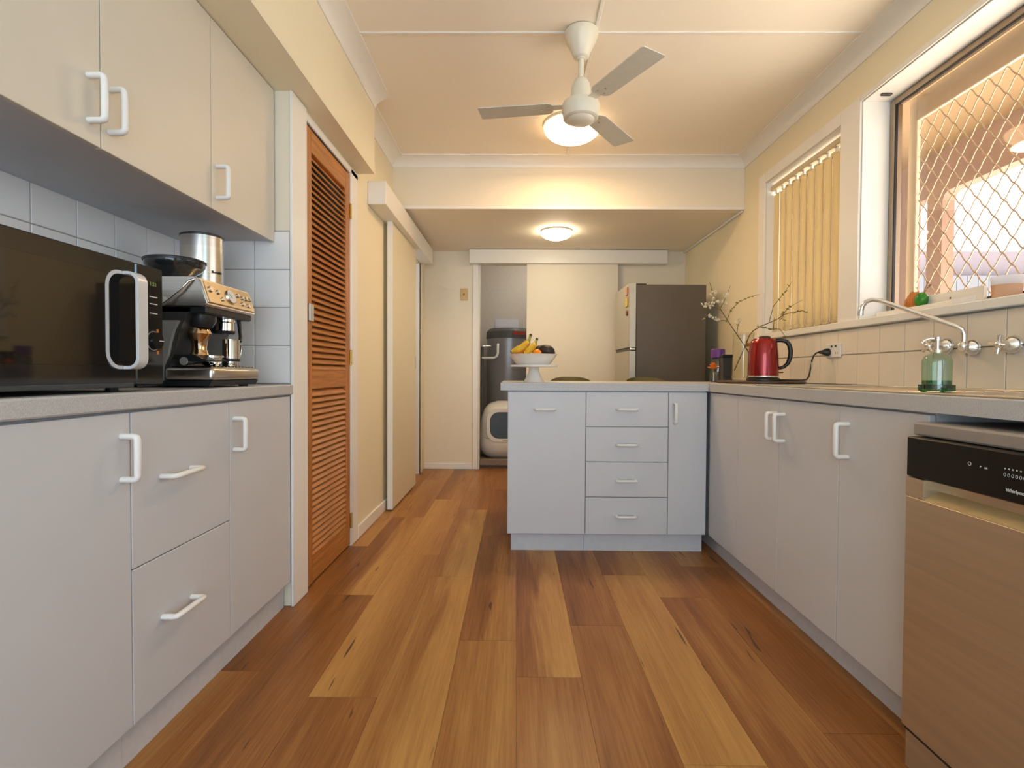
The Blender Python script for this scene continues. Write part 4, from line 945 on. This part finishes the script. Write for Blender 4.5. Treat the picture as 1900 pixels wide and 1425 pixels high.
# ================================================================== CORNER OF THE SINK BENCH
bcx, bcy = 1.345, 2.885
m = MB(); m.lathe([(.215, ZT1), (.225, ZT1 + .004), (.225, ZT1 + .011), (.221, ZT1 + .015)], (bcx, bcy, 0), 'Z', 56)
tag(m.build('serving_board', WOODD, None, 40), 'round dark wooden board under the kettle and vase', 'board')
ZBD = ZT1 + .0152
# kettle
kx, ky = 1.322, 2.80
t = thing('kettle', 'shiny red electric kettle with black handle on the round board', 'kettle', (kx, ky, ZBD))
m = MB(); m.lathe([(.082, ZBD), (.083, ZBD + .006), (.080, ZBD + .014), (.070, ZBD + .018)], (kx, ky, 0), 'Z', 40); lab(m.build('power_base', BLACK, t, 40), 'black power base')
z0 = ZBD + .019
m = MB(); m.lathe([(.078, z0), (.0795, z0 + .004), (.0785, z0 + .009)], (kx, ky, 0), 'Z', 40); lab(m.build('base_ring', CHROME, t, 40), 'polished base ring')
m = MB(); m.lathe([(.0765, z0 + .009), (.0765, z0 + .05), (.074, z0 + .12), (.068, z0 + .175), (.062, z0 + .194), (.055, z0 + .202)], (kx, ky, 0), 'Z', 44); bd = m.build('body', RED, t, 45)
m = MB(); m.lathe([(.053, z0 + .202), (.050, z0 + .207), (.030, z0 + .211), (.02, z0 + .212)], (kx, ky, 0), 'Z', 36); m.build('lid', RED, t, 40)
m = MB(); m.lathe([(.030, z0 + .210), (.028, z0 + .217), (.018, z0 + .221), (.002, z0 + .222)], (kx + .005, ky, 0), 'Z', 24); m.build('lid_knob', BLACK, t, 50)
dv = Vector((1, -.35, 0)).normalized()     # handle direction
m = MB(); hp = [(.058, .196), (.085, .197), (.110, .190), (.124, .170), (.130, .140), (.128, .105), (.118, .075), (.098, .055), (.076, .048)]
m.tube([Vector((kx, ky, z0 + b_)) + dv * a for a, b_ in hp], [.012, .012, .0125, .013, .013, .013, .012, .010, .009], 12, flat=(1.15, .9)); m.build('handle', BLACK, t, 60)
sv = -dv
m = MB(); a_ = Vector((kx, ky, 0)) + sv * .055; b__ = Vector((kx, ky, 0)) + sv * .088
m.prism([(a_.x + .02 * .35, a_.y + .02), (b__.x, b__.y), (a_.x - .02 * .35, a_.y - .02)], 'Z', z0 + .165, z0 + .185); lab(m.build('spout', CHROME, t), 'bright metal spout')
m = MB(); e = Vector((kx, ky, z0 + .026)) + dv * .078; m.tube([e, e + dv * .018 + Vector((0, 0, .001))], .005, 8, flat=(1.6, .6)); lab(m.build('switch', CHROME, t, 50), 'metal switch lever')
kettle = t
# power outlet, plug and cord
t = thing('power_outlet', 'white double power outlet on the tiles right of the kettle', 'outlet', (XR - .007, 2.655, 1.062))
MB().box(XR - .017, XR - .0072, 2.594, 2.716, 1.028, 1.098, .003).build('plate', HAND, t)
for yy in (2.628, 2.662): MB().box(XR - .021, XR - .0165, yy - .005, yy + .005, 1.080, 1.090, .001).build('switch', DKBOX, t)
for yy in (2.615, 2.630): MB().box(XR - .0176, XR - .0165, yy - .001, yy + .001, 1.045, 1.055).build('slot', DKTXT, t)
cp = [(1.556, 2.688, 1.056), (1.540, 2.688, 1.052), (1.528, 2.69, 1.038), (1.521, 2.692, 1.015), (1.516, 2.692, .985), (1.510, 2.690, .955), (1.502, 2.686, .930), (1.490, 2.684, .915), (1.470, 2.688, .9112), (1.44, 2.706, .9108), (1.40, 2.742, .9108), (1.385, 2.757, .9108)]
m = MB(); m.tube(cp, .0042, 8); cab = lab(m.build('power_cord', BLACK, kettle, 60), 'black power cord plugged into the wall outlet')
m = MB(); m.lathe([(.020, XR - .0175), (.020, XR - .030), (.015, XR - .040), (.010, XR - .050), (.0075, XR - .066)], (0, 2.688, 1.056), 'X', 20); m.build('plug', BLACK, cab, 40)
lab(MB().box(1.514, 1.522, 2.684, 2.700, .975, 1.005, .001).build('cable_tag', mat('beige_tag', (.55, .46, .32), .6, noise=.1), cab), 'beige paper tag')
# vase and branches
vx, vy = 1.306, 3.01
t = thing('glass_vase', 'clear tall glass vase on the board behind the kettle', 'vase', (vx, vy, ZBD))
m = MB(); m.lathe([(.055, ZBD), (.061, ZBD + .004), (.062, ZBD + .02), (.058, ZBD + .15), (.056, ZBD + .25), (.060, ZBD + .272), (.0575, ZBD + .272), (.0535, ZBD + .25), (.0555, ZBD + .15), (.059, ZBD + .022), (.052, ZBD + .014)], (vx, vy, 0), 'Z', 36); m.build('vase_body', CLEAR, t, 50)
VP = Vector((0, 0, CH))
def pxw(cx_, cy_, y):      # point of the branch drawing -> world at depth y (plan layout of the bouquet)
    u_ = 1290 + cx_ * .1544; v_ = 500 + cy_ * .1544
    d = M3.transposed() @ Vector(((u_ - 950) / CF, 1, -(v_ - 712.5) / CF)); return VP + d * (y / d.y)
def branch(lbl, strands, blossoms, leaves):
    t = thing('flowering_branch', lbl, 'branch', pxw(strands[0][0][0], strands[0][0][1], strands[0][0][2]))
    for i, s_ in enumerate(strands):
        P = [pxw(*q) for q in s_]
        m = MB(); n = len(P); m.tube(P, [(.0034 if i == 0 else .0024) * (1 - .6 * k / (n - 1)) for k in range(n)], 6); m.build('stem' if i == 0 else 'twig', TWIG, t, 60)
    fm = MB()
    for k in range(5):
        a = 2 * PI * k / 5; fm.ball((.0065 * math.cos(a), .0065 * math.sin(a), .001 * (k % 2)), .0058, (1, .8, .45), 6, Matrix.Rotation(a, 3, 'Z'))
    fm.ball((0, 0, .002), .003, seg=6); fme = fm.mesh('blossom', PETAL, 60)
    lm = MB(); lm.ball((0, 0, 0), .0085, (1.3, .6, .25), 8); lme = lm.mesh('leaf', LEAF, 60)
    for q in blossoms:
        for k in range(5):
            o = put('blossom', fme, pxw(q[0], q[1], q[2]) + Vector((random.uniform(-.012, .012), random.uniform(-.015, .015), random.uniform(-.010, .010))), t)
            o.rotation_euler = [random.uniform(-1.2, 1.2) + (PI / 2 if i == 0 else 0) for i in range(3)]; s_ = random.uniform(.55, .95); o.scale = (s_, s_, s_)
    for q in leaves:
        o = put('leaf', lme, pxw(q[0], q[1], q[2]) + Vector((0, 0, random.uniform(-.004, .004))), t); o.rotation_euler = [random.uniform(-.9, .9) for i in range(3)]
branch('branch with white blossoms leaning left from the glass vase',
       [[(640, 1180, 3.02), (655, 1020, 3.02), (590, 910, 3.01), (500, 780, 3.02), (380, 600, 3.05), (310, 490, 3.07), (240, 370, 3.09), (200, 240, 3.10), (170, 150, 3.11)],
        [(310, 490, 3.07), (220, 445, 3.05), (95, 430, 3.04)], [(390, 615, 3.05), (280, 615, 3.04), (160, 545, 3.02), (90, 600, 3.01)],
        [(385, 595, 3.05), (425, 490, 3.08), (520, 395, 3.10), (650, 330, 3.12), (775, 300, 3.13)], [(300, 470, 3.07), (365, 340, 3.09), (425, 195, 3.11)], [(500, 770, 3.02), (510, 690, 3.0), (530, 620, 2.99)]],
       [(215, 290, 3.09), (225, 345, 3.09), (270, 380, 3.08), (130, 420, 3.04), (180, 440, 3.05), (100, 435, 3.04), (210, 420, 3.05), (165, 555, 3.02), (215, 580, 3.03), (275, 615, 3.04), (365, 310, 3.09), (515, 615, 2.99), (345, 390, 3.08)],
       [(330, 410, 3.07), (370, 630, 3.04), (430, 490, 3.08), (460, 460, 3.09), (500, 410, 3.10), (540, 380, 3.10), (600, 350, 3.11), (650, 330, 3.12), (690, 320, 3.12), (100, 600, 3.01), (200, 235, 3.10), (510, 660, 3.0)])
branch('budding green branch arching right over the kettle from the vase',
       [[(470, 1215, 3.0), (600, 920, 3.0), (650, 795, 2.99), (700, 735, 2.97), (770, 690, 2.95), (880, 645, 2.92), (1000, 590, 2.90), (1060, 545, 2.89), (1180, 510, 2.88), (1290, 495, 2.87), (1350, 515, 2.87)],
        [(885, 640, 2.92), (940, 440, 2.95), (1000, 370, 2.94), (1090, 250, 2.93), (1165, 140, 2.92)], [(1020, 580, 2.90), (1120, 460, 2.89), (1290, 365, 2.88)],
        [(780, 692, 2.95), (900, 712, 2.94), (1020, 718, 2.93), (1075, 800, 2.92), (1085, 860, 2.92)], [(940, 730, 2.93), (945, 640, 2.93), (950, 580, 2.93)]],
       [],
       [(760, 690, 2.95), (800, 700, 2.95), (840, 700, 2.94), (900, 715, 2.94), (960, 712, 2.93), (1010, 370, 2.94), (1050, 300, 2.93), (1090, 255, 2.93), (1120, 200, 2.92), (1040, 540, 2.89), (1060, 520, 2.89), (1030, 590, 2.9), (1070, 605, 2.9), (1110, 465, 2.89), (1140, 440, 2.89), (1190, 515, 2.88), (1230, 500, 2.88), (1270, 500, 2.87), (1330, 510, 2.87), (1075, 810, 2.92), (1085, 850, 2.92), (1050, 560, 2.89), (975, 400, 2.94)])
# jars left of the vase
t = thing('spice_jar', 'glass jar with purple lid left of the vase', 'jar', (1.250, 3.245, ZT1))
jx, jy = 1.250, 3.245
m = MB(); m.lathe([(.040, ZT1), (.043, ZT1 + .005), (.043, ZT1 + .13), (.034, ZT1 + .150)], (jx, jy, 0), 'Z', 28); m.build('jar_body', thin_glass('grey_glass', (.45, .44, .46), .12), t, 40)
m = MB(); m.lathe([(.040, ZT1 + .150), (.043, ZT1 + .153), (.043, ZT1 + .20), (.040, ZT1 + .205), (.03, ZT1 + .206)], (jx, jy, 0), 'Z', 28); m.build('lid', PURPLE, t, 40)
t = thing('tea_tin', 'dark charcoal tin between the purple-lidded jar and vase', 'tin', (1.268, 3.155, ZT1))
MB().box(1.238, 1.298, 3.135, 3.175, ZT1, ZT1 + .150, .003).build('tin_body', DKBOX, t); MB().box(1.236, 1.300, 3.133, 3.177, ZT1 + .150, ZT1 + .168, .003).build('tin_lid', BLACK, t)
t = thing('bud_vase', 'tiny glass bud vase at the peninsula corner', 'vase', (1.145, 3.05, ZT1))
fx2, fy2 = 1.150, 3.05
m = MB(); m.lathe([(.018, ZT1), (.022, ZT1 + .004), (.022, ZT1 + .04), (.016, ZT1 + .062), (.018, ZT1 + .068), (.0165, ZT1 + .068), (.0145, ZT1 + .060), (.020, ZT1 + .04), (.019, ZT1 + .006)], (fx2, fy2, 0), 'Z', 24); m.build('vase_body', CLEAR, t, 40)
t = thing('orange_flower', 'single frilly orange flower in the tiny bud vase', 'flower', (fx2, fy2, ZT1 + .01))
m = MB(); m.tube([(fx2 + .004, fy2, ZT1 + .008), (fx2, fy2, ZT1 + .05), (fx2 - .002, fy2 - .004, ZT1 + .078)], .0018, 6); m.build('stem', LEAF, t)
pmh = MB(); pmh.ball((.012, 0, 0), .013, (1.1, .8, .28), 8); pmh = pmh.mesh('petal', ORFLOW, 60)
for ring_, cnt, tilt in ((0, 8, -.25), (1, 7, -.75), (2, 5, -1.2)):
    for k in range(cnt):
        o = put('petal', pmh, (fx2 - .002, fy2 - .006, ZT1 + .082 + .006 * ring_), t); o.rotation_euler = (0, tilt, 2 * PI * k / cnt + ring_ * .4); o.scale = (1.4 - .2 * ring_,) * 3

# soap bottle
bx_, by_ = 1.196, 1.49
t = thing('soap_bottle', 'green glass soap pump bottle standing on the sink drainer', 'soap dispenser', (bx_, by_, .8930))
zb_ = .8956
m = MB(); m.lathe([(.040, zb_), (.0425, zb_ + .002), (.0425, zb_ + .018), (.0410, zb_ + .018), (.0405, zb_ + .006)], (bx_, by_, 0), 'Z', 32); m.build('saucer', GREEND, t, 40)
zz = zb_ + .0065
m = MB(); m.lathe([(.030, zz), (.0345, zz + .004), (.0350, zz + .075), (.0345, zz + .082), (.030, zz + .092), (.018, zz + .099), (.0135, zz + .101), (.0135, zz + .103)], (bx_, by_, 0), 'Z', 32); m.build('bottle', GREENG, t, 40)
m = MB(); m.lathe([(.029, zz + .003), (.033, zz + .006), (.033, zz + .024), (.001, zz + .024)], (bx_, by_, 0), 'Z', 28); lab(m.build('liquid', GREEND, t, 40), 'green soap liquid in the bottom')
m = MB(); m.cyl((bx_, by_, zz + .100), (bx_, by_, zz + .112), .0135, .011, 18); m.cyl((bx_, by_, zz + .112), (bx_, by_, zz + .138), .0055, seg=12); m.cyl((bx_, by_, zz + .138), (bx_, by_, zz + .147), .0085, .008, 14); m.build('pump', CHROME, t, 40)
m = MB(); m.tube([(bx_, by_, zz + .143), (bx_ - .016, by_ + .010, zz + .143), (bx_ - .026, by_ + .016, zz + .138), (bx_ - .029, by_ + .018, zz + .130)], .0028, 8); m.build('nozzle', CHROME, t, 50)

# window sill things
SL = 1.2
tag(MB().box(1.672, 1.690, 2.005, 2.440, SL, SL + .030, .002).build('batten_strip', TRIM), 'long low white batten lying on the sill behind the spout', 'batten')
t = thing('timber_strip', 'white timber strip with screw hole lying behind the batten', 'batten', (1.72, 2.05, SL))
MB().box(1.712, 1.728, 1.930, 2.240, SL, SL + .072, .002).build('board', TRIM, t)
m = MB(); m.cyl((1.7125, 2.075, SL + .046), (1.7110, 2.075, SL + .046), .004, seg=10); m.build('screw', mat('rusty_screw', (.25, .06, .03), .6, noise=.2), t)
m = MB(); m.box(1.655, 1.659, 1.90, 2.0, SL, SL + .030, .001); m.box(1.655, 1.69, 1.90, 2.0, SL, SL + .004)
tag(m.build('angle_bracket', FROST), 'pale L-shaped bracket at the end of the low batten', 'bracket')
t = thing('candle_jar', 'frosted glass candle jar with tan wax on the window sill', 'candle', (1.70, 1.822, SL))
cx, cy = 1.700, 1.825
MB().box(cx - .035, cx + .035, cy - .055, cy + .060, SL, SL + .012, .002).build('coaster', mat('grey_coaster', (.42, .42, .40), .5, noise=.1), t)
m = MB(); m.lathe([(.0427, SL + .0555), (.0428, SL + .056), (.0445, SL + .085), (.043, SL + .085), (.0418, SL + .054)], (cx, cy, 0), 'Z', 32); m.build('glass', sheer('frosted_jar', (.88, .89, .93), .75), t, 40)
m = MB(); m.lathe([(.0385, SL + .0125), (.0425, SL + .055), (.001, SL + .055)], (cx, cy, 0), 'Z', 28); m.build('wax', WAX, t, 40)
t = thing('ornament', 'small orange and green glass ornament with feelers on the window sill', 'ornament', (1.70, 2.21, SL))
oz = SL + .073 + .0
ox, oy = 1.7, 2.235
m = MB()
for i in range(5): m.ball((ox, oy + .046 - .013 * i, SL + .040 + .008 * i * (1 if i < 3 else .6)), .030 + .003 * (2 - abs(i - 2)), (.6, .42, 1.25), 12)
for v in m.bm.verts: v.co.z = max(v.co.z, SL + .0005)
m.build('shell', ORNG, t, 60)
m = MB(); m.ball((ox - .004, oy - .034, SL + .058), .031, (.8, .85, 1), 14); m.cyl((ox - .002, oy - .03, SL), (ox - .002, oy - .03, SL + .05), .018, .02, 14); m.build('body', ORNGR, t, 60)
for k, (dy_, dz_) in enumerate(((-.022, .040), (-.036, .030))):
    m = MB(); m.tube([(ox - .004, oy - .045, SL + .080), (ox - .004, oy - .045 + dy_ * .5, SL + .082 + dz_ * .6), (ox - .004, oy - .045 + dy_, SL + .082 + dz_)], .0022, 6); m.ball((ox - .004, oy - .045 + dy_, SL + .082 + dz_), .005, seg=8); m.build('feeler', mat('feeler', (.35, .22, .12), .5, noise=.2), t, 50)
m = MB(); m.tube([(1.702, 2.44, SL + .044), (1.702, 2.40, SL + .045), (1.702, 2.30, SL + .045)], .006, 8)
for v in m.bm.verts: v.co.z -= .038
tag(m.build('ochre_stick', YEL, None, 50), 'ochre stick lying on the sill left of the ornament', 'stick')

bpy.context.view_layer.update()
